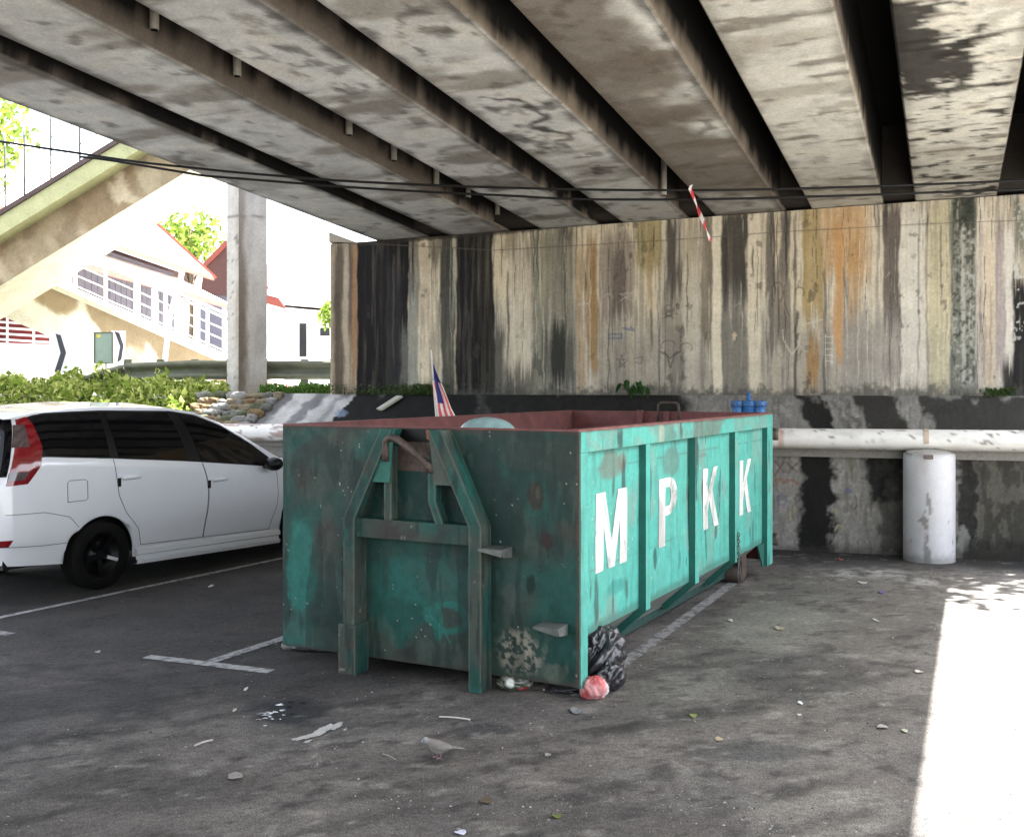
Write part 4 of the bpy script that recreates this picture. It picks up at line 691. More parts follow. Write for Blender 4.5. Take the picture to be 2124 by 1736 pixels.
wtop = [(-.9, 1.59), (-.6, 1.62), (.13, 1.632), (.98, 1.61), (1.3, 1.562), (1.6, 1.452), (1.96, 1.245), (2.2, 1.08), (2.28, 1.02)]
for sd in (1, -1):
    b = MB(); cpatch(b, [-.66, -.84], [2.28, 2.2], cbelt(.004), wtop, .004, 60, 12, side=sd); b.build('window_surround', M['trim'], car)
    for tl, tr in (([-.62, -.80], [.09, .09]), ([.19, .15], [1.03, .93]), ([1.20, 1.08], [2.02, 1.86])):
        b = MB(); cpatch(b, tl, tr, cbelt(.015), [(t, z-.018) for t, z in wtop], .009, 26, 10, side=sd); b.build('side_window', M['carglass'], car)
    for tl, tr, hz in (([.45, .40, .25, .17, .15, .127], [1.225, 1.23, 1.25, 1.267, 1.25, 1.20], ((.19, .42), 1.005)), ([1.235, 1.24, 1.26, 1.277, 1.26, 1.21], [2.18, 2.22, 2.27, 2.28, 2.28, 2.27], ((1.32, 1.525), .90))):
        b = MB(); P = cpatch(b, tl, tr, [(-1, .35), (.45, .35), (2.2, .295), (3, .28)], cbelt(-.005), .004, 40, 24, side=sd); d = b.build('door', M['carwhite'], car)
        b = MB()
        for e in (P[0], P[-1], P[:, 0]): b.tube(e-CN*0, .003, 5)
        b.build('door_gap', M['seam'], d)
        (h0, h1), hzz = hz; b = MB(); t = np.linspace(h0, h1, 12); y = surf_tz(t, np.full(12, hzz)); p = Cw(t, sd*(y+.012+.018*np.sin(np.linspace(0, math.pi, 12))), hzz); b.tube(p, [.008]+[.021]*10+[.008], 8); b.build('door_handle', M['carwhite'], d)
        b = MB(); tm = tl[3]+.004; b.box(Cw(tm, sd*(.882), hzz-.04), (.03, .012, .08), (CU, CN, UPV)); b.build('edge_guard', M['trim'], d)
    b = MB(); cpatch(b, [-.93, -.925, -.915, -.91, -.905], [-.76, -.665, -.66, -.70, -.84], [(-1, 1.01), (0, 1.06)], [(-1, 1.60), (0, 1.60)], .008, 16, 20, side=sd); tl_ = b.build('tail_light', M['redlens'], car)
    b = MB(); cpatch(b, [-.935, -.93], [-.80, -.845], [(-1, 1.33), (0, 1.33)], [(-1, 1.52), (0, 1.52)], .011, 8, 8, side=sd); b.build('clear_lens', M['greylens'], tl_); b = MB(); cpatch(b, [-.93, -.93], [-.80, -.77], [(-1, 1.055), (0, 1.075)], [(-1, 1.125), (0, 1.125)], .011, 8, 5, side=sd); b.build('clear_lens', M['greylens'], tl_)
    b = MB(); cpatch(b, [-.999, -.999], [-.942, -.938], [(-1, 1.09), (0, 1.09)], [(-1, 1.57), (0, 1.57)], .006, 6, 10, side=sd); b.build('rear_window', M['carglass'], car)
    b = MB(); cpatch(b, [-.99, -.985], [-.90, -.875], [(-1, .495), (0, .50)], [(-1, .555), (0, .555)], .004, 6, 4, side=sd); b.build('reflector', M['redlens'], car)
    b = MB(); t = np.linspace(.365, 2.30, 30); y = np.full(30, .885); b.grid(np.stack([Cw(t, sd*(y-.02), .335), Cw(t, sd*(y+.008), .315), Cw(t, sd*(y+.012), .27), Cw(t, sd*(y-.012), .258), Cw(t, sd*(y-.008), .225), Cw(t, sd*(y+.012), .215), Cw(t, sd*(y+.006), .18), Cw(t, sd*(y-.08), .175)], 1)-np.stack([np.zeros((30, 3))]*8, 1)+UPV*(-.022*(t[:, None, None]-.3)), smooth=False); b.build('side_skirt', M['carwhite'], car)
    b = MB(); t0 = 2.02; y0 = .87; b.blobmesh(Cw(2.10, sd*.99, 1.02), (.09, .11, .075), 3, .05, 12, ax=(CU, CN, UPV)); b.bar(Cw(2.1, sd*.84, .985), Cw(2.1, sd*.95, 1.0), .05, .04); b.build('wing_mirror', M['trim'], car)
for sd in (1,):
    b = MB(); fl = [(-.37, .83), (-.37, 1.0), (-.35, 1.02), (-.19, 1.02), (-.165, 1.0), (-.165, .85), (-.185, .832), (-.35, .832), (-.37, .83)]; t = np.array([p[0] for p in fl]); z = np.array([p[1] for p in fl]); b.tube(Cw(t, surf_tz(t, z)+.001, z), .0035, 5); b.build('fuel_flap', M['seam'], car)
b = MB()
for pl in ([(-.93, .77), (-.6, .765), (-.35, .70), (-.26, .60)], [(-.99, .50), (-.6, .475), (-.37, .47)]):
    t = np.interp(np.linspace(0, 1, 24), np.linspace(0, 1, len(pl)), [p[0] for p in pl]); z = np.interp(np.linspace(0, 1, 24), np.linspace(0, 1, len(pl)), [p[1] for p in pl]); b.tube(Cw(t, surf_tz(t, z), z), .003, 5)
b.build('bumper_seam', M['seam'], car)
def rear(y, z, o=0.0): t = -1.0; return Cw(-1.0+lean(np.asarray(-1.0), np.asarray(z))-o, y, z)
b = MB(); q = [(-.69, 1.09), (.69, 1.09), (.66, 1.3), (.60, 1.57), (-.60, 1.57), (-.66, 1.3)]; b.prism([rear(y, z, .001) for y, z in q], -CU*.012); b.build('rear_window', M['carglass'], car)
b = MB(); b.prism([rear(y, z, .001) for y, z in [(-.5, .93), (.5, .93), (.5, .96), (-.5, .96)]], -CU*.02); b.build('tailgate_trim', M['chrome'], car)
b = MB(); b.prism([rear(y, z, .001) for y, z in [(-.26, .78), (.26, .78), (.26, .89), (-.26, .89)]], -CU*.008, 0); b.build('number_plate', M['trim'], car)
b = MB(); yy = np.linspace(-.68, .68, 26)
sp = [[Cw(-.52, y, 1.676-.10*y*y), Cw(-.98, y*.97, 1.685-.10*y*y), Cw(-1.0, y*.97, 1.665-.10*y*y), Cw(-.86, y*.99, 1.60-.06*y*y), Cw(-.52, y, 1.62-.1*y*y)] for y in yy]
b.grid(np.array(sp), smooth=False); b.f += [[0, 1, 2, 3, 4], [125+k for k in (4, 3, 2, 1, 0)]]; b.m += [0, 0]; b.s += [False, False]; b.build('spoiler', M['carwhite'], car)
b = MB(); b.lathe([(.03, -.02), (.045, -.02), (.045, .06), (.035, .06)], Cw(-1.0, .60, .43), -CU, 16); b.build('exhaust_tip', M['chrome'], car)
b = MB(); t = np.linspace(1.62, 2.36, 14); y = np.linspace(-1, 1, 16); T2, Y2 = np.meshgrid(t, y, indexing='ij'); zz = lin(T2, zroof)+.006-.03*Y2**2*lin(T2, [(1.6, 1), (2.4, .3)]); b.grid(Cw(T2, Y2*lin(T2, [(1.6, .56), (2.4, .72)]), zz)); b.build('windscreen', M['carglass'], car)
for sd in (1, -1):
    b = MB(); b.blobmesh(Cw(3.42, sd*.66, .72), (.2, .12, .08), 2, .05, 12, ax=(CU, CN, UPV)); b.build('headlight', M['greylens'], car)
# wheels
def wheel(tc, sd):
    cen = Cw(tc, sd*.765, .31); ax = -CN*sd; wh = None
    b = MB(); pr = [(.20, -.1), (.215, -.11), (.29, -.105), (.307, -.09), (.312, -.06)]
    for k in range(5): x = -.056+.026*k; pr += [(.312, x), (.305, x+.004), (.305, x+.009), (.312, x+.013)]
    pr += [(.312, .06), (.307, .09), (.29, .105), (.215, .11), (.20, .1), (.20, -.1)]
    b.lathe(pr, cen, ax, 48); ty = b.build('wheel', M['rubber'], car)
    b = MB(); b.lathe([(.205, -.09), (.205, .085), (.19, .085), (.185, .03), (.06, .02), (.055, .055), (.03, .06), (0, .06)], cen, ax, 40)
    u0 = CU; w0 = UPV
    for k in range(5):
        a = R(72*k-20); d = u0*math.cos(a)*sd+w0*math.sin(a); b.bar(cen+ax*.05+d*.04, cen+ax*.075+d*.195, .045, .03, up=ax)
    b.build('rim', M['rim'], ty)
    if sd == 1 and tc == 0:
        b = MB(); a = R(-20); d = u0*math.cos(a)+w0*math.sin(a); b.bar(cen+ax*.077+d*.075, cen+ax*.094+d*.185, .03, .006, up=ax); b.build('spoke_highlight', mat('pale_spoke_highlight', (.75, .75, .76), .3, metal=.2, var=0, finev=0), ty)  # pale bar paints a highlight on one spoke
for tc in (0, 2.73):
    for sd in (1, -1): wheel(tc, sd)

# ------------------------------------------------------------------ water main, its concrete support and valve
KP = 12.71
def PW(X, dz=0.0, z=1.27): return V(X, KP+WS*X, z+dz)
pz = lambda X: 1.283+0.004*(X-4.5)
b = MB(); xs = np.arange(-9, 9.2, .03); C_ = np.array([V(x, KP+WS*x, pz(x)) for x in xs]); an = np.arange(28)/28*2*math.pi; nr = V(-WS, 1, 0)/math.hypot(1, WS)
Pp = C_[:, None]+.114*(np.cos(an)[None, :, None]*nr+np.sin(an)[None, :, None]*UPV); X_ = Pp[..., 0]; n = fbm(X_*3, an[None, :]*1.5+0*X_, 140, 4); n2 = fbm(X_*14, an[None, :]*4+0*X_, 141, 4)
c = np.zeros(X_.shape+(3,))+V(0.66, 0.64, 0.60); c = mix(c, (0.42, 0.40, 0.36), .5*ss(.52, .7, n)); c = mix(c, (0.12, 0.11, 0.09), .85*ss(.69, .74, n2)); c = mix(c, (0.10, 0.09, 0.08), .8*ss(.5, .6, n2)*ss(5.1, 5.6, X_)*ss(.2, .8, np.sin(an))[None, :])
c = mix(c, (0.22, 0.13, 0.10), .8*ss(.46, .56, n)*(X_ < -1.5)); c = mix(c, (0.3, 0.28, 0.25), .5*ss(-.4, -.95, np.sin(an))[None, :]*np.ones_like(X_)); c = mix(c, (0.4, 0.22, 0.15), .6*blob(X_, 0*X_, 2.98, 0, .03, 1))
b.grid(Pp, c, 0, True, True); pipe = b.build('water_pipe', M['whitepipe'], loc=PW(3)); tag(pipe, 'long grimy white water pipe running along the foot of the wall', 'pipe')
b = MB(); sx = 4.47; c0 = V(sx, KP+WS*sx, 0)
for (x0, rr) in ((sx-.03, .117),):
    p = [V(x0, KP+WS*x0, pz(x0))+.119*(math.cos(a)*nr+math.sin(a)*UPV) for a in np.linspace(-.3, math.pi+.3, 16)]
    for q0, q1 in zip(p[:-1], p[1:]): b.bar(q0, q1, .05, .006, up=nr*math.cos(0)+UPV)
b.build('pipe_strap', mat('rust_strap', (.42, .33, .25), .7), pipe)
sup = thing('pipe_support', 'round white painted concrete pillar carrying the water pipe', 'pillar', c0)
an = np.linspace(0, 2*math.pi, 73)[:-1]; zz = np.concatenate([np.linspace(0, 1.135, 60), [1.145, 1.155, 1.165, 1.17]]); rr = np.concatenate([np.full(60, .262), [.256, .23, .17, 0.02]])
AN, ZZ = np.meshgrid(an, zz); Pp = c0+np.stack([np.cos(AN)*rr[:, None], np.sin(AN)*rr[:, None], ZZ], -1); n = fbm(AN*2, ZZ*3, 142, 5); n2 = fbm(AN*7, ZZ*9, 143, 4)
fa = (AN-4.36)/.9                                       # angle measured from the side facing the car park
c = np.zeros(AN.shape+(3,))+V(0.50, 0.49, 0.50); c = mix(c, (0.40, 0.33, 0.33), .5*ss(.45, .65, n)*(fa < 0)); c = mix(c, (0.17, 0.155, 0.14), .8*ss(.5, .6, n2+.5*(1-ss(0, .35, np.abs(fa+.12+.3*(n-.5))))-.42+.2*(1-ss(.1, .9, ZZ)))*(ZZ < .75)); c = mix(c, (0.2, 0.19, 0.18), .7*(1-ss(.02, .12, ZZ+(n2-.5)*.1))); c = mix(c, (0.28, 0.27, 0.25), .7*ss(1.11, 1.14, ZZ+(n2-.5)*.05)); c = mix(c, (0.3, 0.3, 0.3), .6*(1-ss(.005, .02, np.abs(fa-.08))))
b = MB(); b.grid(Pp, c, 0, True, True); b.build('pillar', M['whitepipe'], sup)
b = MB(); b.blobmesh(c0+V(-.02, -.06, 1.155), (.22, .15, .035), 5, .35, 12, 0, (.30, .28, .25)); b.build('mortar_cap', M['concrete'], sup)
b = MB(); b.bar(c0+V(-.11, -.27, 1.10), c0+V(-.11, -.255, 1.14), .09, .02, up=(0, 1, 0)); b.build('bracket', M['rust'], sup)
vx = PL(1553, 850, V(0, KP, 0), V(-WS, 1, 0))[0]; v0 = V(vx, KP+WS*vx, pz(vx)); tl = V(1, WS, 0)/math.hypot(1, WS)
val = thing('air_valve', 'blue cast iron air valve standing on the white water pipe', 'valve', v0)
zt = .165
b = MB(); b.lathe([(.06, .09), (.06, zt+.05), (.085, zt+.055), (.085, zt+.07), (.07, zt+.075), (.075, zt+.2), (.06, zt+.2)], v0, (0, 0, 1), 20)
for s in (-1, 1): b.lathe([(.03, zt+.06), (.06, zt+.075), (.066, zt+.2), (.05, zt+.2)], v0+tl*.125*s, (0, 0, 1), 20)
b.bar(v0-tl*.13+UPV*(zt+.1), v0+tl*.13+UPV*(zt+.1), .07, .06); b.build('valve_body', M['blue'], val)
b = MB()
for s, r in ((-1, .078), (0, .085), (1, .078)): b.lathe([(0, zt+.2), (r, zt+.2), (r, zt+.222), (r*.96, zt+.224), (r*.96, zt+.226), (r, zt+.228), (r, zt+.25), (r*.6, zt+.262), (0, zt+.262)], v0+tl*.125*s, (0, 0, 1), 20)
b.build('flange', M['blue'], val)
b = MB()
for s in (-1, 0, 1):
    for k in range(8):
        a = k*math.pi/4+.2; p = v0+tl*.125*s+V(math.cos(a), math.sin(a), 0)*.07; b.lathe([(0, zt+.19), (.009, zt+.19), (.009, zt+.262), (0, zt+.262)], p, (0, 0, 1), 6)
b.build('bolt', M['steel'], val)
b = MB(); b.lathe([(.035, zt+.26), (.035, zt+.275), (.022, zt+.28), (.02, zt+.295), (.03, zt+.30), (.03, zt+.31), (.019, zt+.315), (.019, zt+.355), (0, zt+.36)], v0, (0, 0, 1), 14); b.build('stem', M['blue'], val)

# ------------------------------------------------------------------ flag, bags and other rubbish
fy = 9.6; ft = A(894, 726, fy); fb = A(908, 905, fy)
flag = thing('flag', 'red and white striped flag with blue canton, limp on a stick in the skip', 'flag', V(fb[0], fb[1], .3))
b = MB(); d = (ft-fb); b.tube([V(*(fb-d*1.0)), fb, ft], .008, 8, 0, (0.62, 0.6, 0.56)); b.build('flag_pole', M['attr'], flag)
nu, nv = 46, 60; U_, V_ = np.meshgrid(np.linspace(0, 1, nu), np.linspace(0, 1, nv), indexing='ij')   # U away from pole, V down
px = lin(V_, [(0, 897), (.25, 896), (1, 904)])+U_*lin(V_, [(0, 3), (.12, 9), (.35, 22), (.7, 35), (1, 52)]); py = 752+V_*126+U_*6
dep = fy+.012*np.sin(U_*11+V_*3)*(.3+V_)+.02*np.sin(U_*5-V_*5)*V_-.004
P = np.stack([(px-CX)/F*dep, dep, H+(HY-py)/F*dep], -1)
sv = (U_*.95+V_*.35); stc = np.floor((U_*1.25-V_*.22+.25)*5.5+.35*np.sin(V_*9)).astype(int)%2
c = np.where((stc == 0)[..., None], V(0.66, 0.10, 0.09), V(0.72, 0.66, 0.64)); can = (V_ < .30+.0*U_)|((U_ > .30-.1*V_) & (U_ < .62) & (V_ < .66)); c = np.where(can[..., None], V(0.018, 0.02, 0.13), c)
c = np.where((blob(U_, V_, .22, .30, .06, .02) > .5)[..., None], V(.55, .42, .08), c); c = np.where(((U_ < .2) & (V_ > .06) & (V_ < .2))[..., None], V(0.08, 0.1, 0.34), c)
b = MB(); b.grid(P, c); b.grid(P+V(0, .004, 0), c, flip=True); b.build('flag_cloth', M['cloth'], flag)
p = PL(1012, 886, Bp(0, .40, 0), BU)
b = MB(); b.blobmesh(p-UPV*.05, (.20, .17, .115), 9, .10, 20, 0, (0.26, 0.40, 0.40), ax=(-BV, BU, UPV)); tag(b.build('plastic_bag', M['clearbag'], loc=p), 'pale blue tied plastic bag heaped inside the skip above its front rim', 'plastic bag')
p = G(1257, 1432); b = MB(); n_ = 40
def crumple(mb, cen, rad, seed, c=None, n=34, ax=None, k=.5, fr=2.2, zmin=None):
    th = np.linspace(0, math.pi, n); ph = np.arange(2*n)/(2*n)*2*math.pi; T, Pq_ = np.meshgrid(th, ph, indexing='ij'); d = np.stack([np.sin(T)*np.cos(Pq_), np.sin(T)*np.sin(Pq_), np.cos(T)], -1)
    a = fbm(d[..., 0]*fr+d[..., 2]*1.3+9, d[..., 1]*fr-d[..., 2]+9, seed, 3); e = np.abs(fbm(d[..., 0]*fr*2+20+d[..., 2]*2, d[..., 1]*fr*2+20, seed+5, 3)-.5)*2
    Q = d*(1+k*(a-.5)-k*.45*e)[..., None]*np.array(rad)
    if ax is not None: Q = Q@np.array(ax, float)
    Q = Q+np.array(cen)
    if zmin is not None: Q[..., 2] = np.maximum(Q[..., 2], zmin)
    return mb.grid(Q, c, 0, True, True)
gb = thing('rubbish_bag', 'torn glossy black rubbish bag slumped against the front corner of the skip', 'rubbish bag', Bp(.05, .40, 0))
b = MB(); crumple(b, Bp(.07, .44, .15), (.17, .24, .18), 3, n=60, ax=(BV, BU, UPV), k=.8, fr=1.5, zmin=.004); crumple(b, Bp(.10, .60, .17), (.13, .19, .12), 8, n=50, ax=(BV, BU, UPV), k=.8, fr=1.5, zmin=.004); crumple(b, Bp(-.06, .34, .08), (.10, .16, .10), 18, n=36, ax=(BV, BU, UPV), k=.7, zmin=.004); b.build('bag', M['blackbag'], gb)
b = MB(); t = np.linspace(0, 1, 12); q = [Bp(.03-.10*x, .30+.10*x, .24-.20*x+.02*math.sin(9*x)) for x in t]; b.grid(np.stack([np.array(q), np.array(q)+BU*.03+UPV*.01], 1)); b.build('torn_flap', M['blackbag'], gb)
p = G(1237, 1452); b = MB(); n0 = b.n; crumple(b, p+V(-.01, .05, .055), (.088, .07, .075), 4, n=30, k=.5, zmin=.003); k = b.v[0]; nn = fbm(k[:, 0]*14, k[:, 2]*14+k[:, 1]*9, 150); wh = ss(.0, .04, (k[:, 0]-p[0]-.035)+(nn-.5)*.06)
b.c[0] = mix(mix(np.zeros((len(k), 3))+V(.52, .10, .10), (.62, .28, .28), ss(.45, .6, nn)), (.62, .60, .58), wh); tag(b.build('plastic_bag', M['pinkbag'], loc=p), 'pink and white knotted plastic bag lying at the skip corner', 'plastic bag')
p = G(1068, 1436); b = MB(); crumple(b, p+V(0, .08, .05), (.115, .09, .062), 6, n=30, k=.45, zmin=.003); k = b.v[0]; nn = fbm(k[:, 0]*18, k[:, 2]*22, 151); c = mix(np.zeros((len(k), 3))+V(.05, .06, .04), (.22, .24, .2), ss(.5, .62, nn)); c = mix(c, (.62, .64, .58), blob(k[:, 0], k[:, 2], p[0]-.03, .055, .026, .03, nn)); c = mix(c, (.5, .06, .08), blob(k[:, 0], k[:, 2], p[0]+.05, .018, .03, .01)); b.c[0] = c
tag(b.build('plastic_bag', M['clearbag'], loc=p), 'clear plastic bag of green scraps tucked under the front edge of the skip', 'plastic bag')
p = G(1175, 1440); b = MB(); crumple(b, p+V(0, .06, .02), (.12, .08, .032), 12, n=24, k=.5, zmin=.003); tag(b.build('plastic_bag', M['blackbag'], loc=p), 'flattened black plastic bag under the near corner of the skip', 'plastic bag')
p = G(655, 1352); b = MB(); crumple(b, p+V(0, .05, .022), (.2, .07, .03), 14, n=24, k=.6, zmin=.003); tag(b.build('plastic_bag', M['blackbag'], loc=p), 'flat black plastic sheet poking out below the far front corner of the skip', 'plastic bag')
p = G(598, 1348); b = MB(); b.blobmesh(p+V(0, .03, .03), (.055, .04, .035), 15, .2, 12, 0, (.26, .25, .23)); tag(b.build('concrete_lump', M['concrete'], loc=p), 'grey concrete lump at the far front corner of the skip', 'concrete lump')

# litter on the tarmac, each piece its own thing
def flake(px, py, wpx, hpx, col, label, cat, name, seed, th=.006, curl=.3, k=.5):
    c0 = G(px, py); s = c0[1]/F; an = np.linspace(0, 2*math.pi, 18, endpoint=False); rr = .6+k*(fbm(np.cos(an)*2+seed, np.sin(an)*2+seed, seed)); sy = s*hpx*c0[1]/H
    col = np.array(col)*.82; wpx = wpx*.85; b = MB(); X = np.cos(an)*rr*wpx/2*s; Y = np.sin(an)*rr*sy/2; h = th+np.abs(np.sin(an*1.0+seed))*wpx*s*curl*.4
    top = np.stack([c0[0]+X, c0[1]+Y, h], -1); bot = np.stack([c0[0]+X, c0[1]+Y, h-th*.5], -1); m = np.array([[c0[0], c0[1], th+.2*h.mean()], [c0[0], c0[1], th*.4]])
    b.add(np.concatenate([top, bot, m]), [[i, (i+1) % 18, 36] for i in range(18)]+[[18+(i+1) % 18, 18+i, 37] for i in range(18)]+[[i, 18+i, 18+(i+1) % 18, (i+1) % 18] for i in range(18)], 0, col)
    return tag(b.build(name, M['attr'], loc=c0), label, cat)
Wt_ = (.62, .62, .6)
for a in [
 (955, 1729, 34, 9, (.62, .62, .72), 'crumpled pale lilac wrapper at the bottom edge of the photo', 'wrapper', 'wrapper', 1),
 (1195, 1476, 32, 14, (.20, .21, .22), 'scrap of thin grey plastic film in front of the pink bag', 'plastic scrap', 'plastic_scrap', 2),
 (487, 1613, 40, 16, (.28, .25, .23), 'flattened beige paper scrap left of the dove', 'paper scrap', 'paper_scrap', 3),
 (510, 1430, 9, 8, Wt_, 'small white pellet of paper beyond the puddle', 'paper scrap', 'paper_scrap', 4), (487, 1474, 10, 7, (.5, .47, .36), 'yellowish crumb of bread left of the puddle', 'crumb', 'bread_crumb', 5),
 (437, 1217, 11, 6, Wt_, 'white paper chip on the dark tarmac right of the car wheel', 'paper scrap', 'paper_scrap', 6), (203, 1353, 14, 5, (.42, .38, .34), 'beige chip of card left of the T shaped bay marking', 'card scrap', 'card_scrap', 7),
 (1438, 1486, 20, 8, (.2, .24, .06), 'curled yellow green leaf right of the pink bag', 'leaf', 'fallen_leaf', 8), (1492, 1535, 22, 9, (.42, .33, .22), 'brown and cream food scrap on the right of the tarmac', 'food scrap', 'food_scrap', 9), (1660, 1459, 12, 8, (.66, .68, .7), 'bright white paper ball on the right half of the tarmac', 'paper scrap', 'paper_scrap', 10),
 (1658, 1484, 14, 4, (.55, .54, .5), 'narrow white strip of paper below the paper ball', 'paper scrap', 'paper_scrap', 11), (1906, 1395, 22, 6, (.5, .47, .4), 'pale curled leaf beside the edge of the sunlight', 'leaf', 'fallen_leaf', 12), (1817, 1288, 11, 8, (.42, .40, .37), 'grey pebble in the middle of the shaded tarmac on the right', 'pebble', 'pebble', 13),
 (1828, 1230, 15, 5, (.12, .11, .3), 'small violet plastic piece near the wall foot', 'plastic scrap', 'plastic_scrap', 14), (1744, 1161, 9, 5, (.5, .1, .1), 'small red scrap by the wall foot', 'plastic scrap', 'plastic_scrap', 15), (1008, 1663, 34, 16, (.10, .07, .04), 'clump of dried brown plant matter right of the dove', 'plant scrap', 'plant_scrap', 16),
 (1155, 1695, 26, 8, (.12, .15, .03), 'dark green leaf near the bottom of the photo', 'leaf', 'fallen_leaf', 17), (1137, 1567, 18, 7, (.3, .29, .27), 'flat grey paper scrap right of the dove', 'paper scrap', 'paper_scrap', 18), (1830, 1510, 30, 8, (.3, .29, .26), 'torn grey paper shred by the lit strip', 'paper scrap', 'paper_scrap', 19), (1876, 1517, 18, 8, (.38, .4, .28), 'pale green leaf touching the lit strip', 'leaf', 'fallen_leaf', 20),
 (1617, 1305, 26, 8, (.36, .30, .2), 'tan dry leaf on the light patch right of the skip', 'leaf', 'fallen_leaf', 21), (1128, 1432, 6, 5, Wt_, 'tiny white chip under the skip front', 'paper scrap', 'paper_scrap', 22), (1515, 1288, 14, 5, (.6, .6, .58), 'white paper strip beyond the bay line right of the skip', 'paper scrap', 'paper_scrap', 23), (1790, 1210, 24, 5, (.48, .46, .42), 'bleached twig by the sandy streak', 'twig', 'twig', 24)]: flake(*a)
def stick(px0, py0, px1, py1, r, col, label, name='stick', cat='stick', sag=.004):
    p, q = G(px0, py0, r+.002), G(px1, py1, r+.002); t = np.linspace(0, 1, 9); b = MB(); b.tube([p+(q-p)*x+V(0, 0, 1)*sag*math.sin(math.pi*x) for x in t], r, 7, 0, col); tag(b.build(name, M['attr'], loc=p), label, cat)
stick(911, 1486, 975, 1492, .0045, (.5, .47, .43), 'straight bleached stick lying in front of the skip'); stick(403, 1546, 441, 1534, .005, (.42, .37, .33), 'short beige stick on the left of the tarmac'); stick(794, 1563, 820, 1574, .002, (.33, .3, .27), 'thin grey twig left of the dove', 'twig', 'twig'); stick(1905, 1760-40, 1925, 1700, .002, (.4, .38, .35), 'thin straw near the lit strip', 'straw', 'straw')

# loose grit
b = MB(); N = 7000; pxs = rng.uniform(0, 2124, N*3); pys = 1150+586*rng.random(N*3)**.8; cl = fbm(pxs/160, pys/60, 160, 3); keep = rng.random(N*3) < (.12+.8*ss(.48, .68, cl))*(.25+.75*ss(500, 1500, pxs))
P = [G(x, y) for x, y in zip(pxs[keep][:N], pys[keep][:N])]+[G(rng.uniform(1600, 2124), 1148+rng.random()**1.5*26) for k in range(700)]+[G(rng.normal(1820, 90), rng.normal(1198, 7)) for k in range(900)]
oct_ = V(*[0]); base = np.array([(1, 0, 0), (0, 1, 0), (-1, 0, 0), (0, -1, 0), (0, 0, 1), (0, 0, -.3)], float); fc = [[0, 1, 4], [1, 2, 4], [2, 3, 4], [3, 0, 4], [1, 0, 5], [2, 1, 5], [3, 2, 5], [0, 3, 5]]
for p in P:
    if p[1] > KL+WS*p[0]-.02 or p[1] < 3.5: continue
    d = p-BC
    if 0 < d@BU < 4.4 and -.02 < d@BV < BW: continue
    r = .0016+.0055*rng.random()**4; a = rng.uniform(0, 6.3); ca, sa = math.cos(a), math.sin(a); q = base*np.array([r*rng.uniform(.7, 1.6), r, r*rng.uniform(.5, 1)])*(.7+.6*rng.random((6, 1))); q = np.stack([q[:, 0]*ca-q[:, 1]*sa, q[:, 0]*sa+q[:, 1]*ca, q[:, 2]+.001], -1)+p
    g = rng.random(); b.add(q, fc, 0, V(.33, .32, .30)*rng.uniform(.4, 1.2) if g < .4 else V(.12, .115, .11)*rng.uniform(.3, 1.4))
tag(b.build('gravel', M['grit']), kind='stuff')

# dove
bp = G(903, 1572); bd = thing('dove', 'small grey brown barred dove walking left across the tarmac in front of the skip', 'bird', bp)
pth = [(-.072, .083, .002, .002), (-.066, .086, .006, .006), (-.058, .0895, .0125, .0125), (-.049, .0905, .015, .0145), (-.040, .087, .0145, .015), (-.032, .080, .015, .017), (-.022, .070, .021, .023), (-.008, .060, .027, .029), (.010, .055, .030, .031), (.030, .054, .029, .028), (.048, .055, .024, .022), (.064, .056, .017, .014), (.080, .055, .012, .008), (.10, .053, .010, .005), (.125, .050, .009, .004), (.14, .049, .006, .003), (.146, .0485, .001, .001)]
pt = np.array(pth); tt = np.linspace(0, len(pt)-1, 90); pk = np.stack([np.interp(tt, np.arange(len(pt)), pt[:, i]) for i in range(4)], -1)
for i in range(4): pk[:, i] = np.convolve(np.pad(pk[:, i], 3, 'edge'), np.ones(7)/7, 'valid')
an = np.arange(28)/28*2*math.pi; pk[:, 2:] *= 1.16; X = pk[:, 0][:, None]+0*an; Y = pk[:, 2][:, None]*np.cos(an); Z = pk[:, 1][:, None]+pk[:, 3][:, None]*np.sin(an)
up = np.sin(an)[None, :]+0*X; n = fbm(X*120, an[None]*2+0*X, 170); c = np.zeros(X.shape+(3,))+V(.20, .18, .165); c = mix(c, (.30, .27, .26), ss(.1, -.7, up)); c = mix(c, (.27, .27, .29), ss(-.035, -.05, X)); c = mix(c, (.09, .08, .075), .5*ss(.2, .7, np.sin(X*640+3*np.abs(np.cos(an))[None]))*band(X, -.035, .06, .006)*(up > -.6)); c = mix(c, (.09, .08, .075), .7*band(X, .03, .15, .01)*(np.abs(np.sin(X*300)) > .6)); c = mix(c, (.02, .02, .02), blob(X, Z, -.056, .0925, .003, .003)*(np.abs(Y) > .006))
b = MB(); b.grid(np.stack([X+bp[0]+.0, Y+bp[1], Z], -1)@np.eye(3), c, 0, True, True); b.build('body', M['bird'], bd)
b = MB(); b.tube([bp+V(-.068, 0, .0855), bp+V(-.076, 0, .083), bp+V(-.085, 0, .080)], [.004, .003, .0008], 8, 0, (.12, .12, .13)); b.build('beak', M['bird'], bd)
for s, x in ((1, .002), (-1, .022)):
    b = MB(); b.tube([bp+V(x+.004, s*.012, .036), bp+V(x+.008, s*.012, .018), bp+V(x, s*.012, .003)], [.004, .0022, .002], 7, 0, (.34, .20, .19))
    for a in (-.5, 0, .5, math.pi): b.tube([bp+V(x, s*.012, .003), bp+V(x-.016*math.cos(a), s*.012+.016*math.sin(a), .0015)], [.0018, .001], 6, 0, (.34, .20, .19))
    b.build('leg', M['bird'], bd)
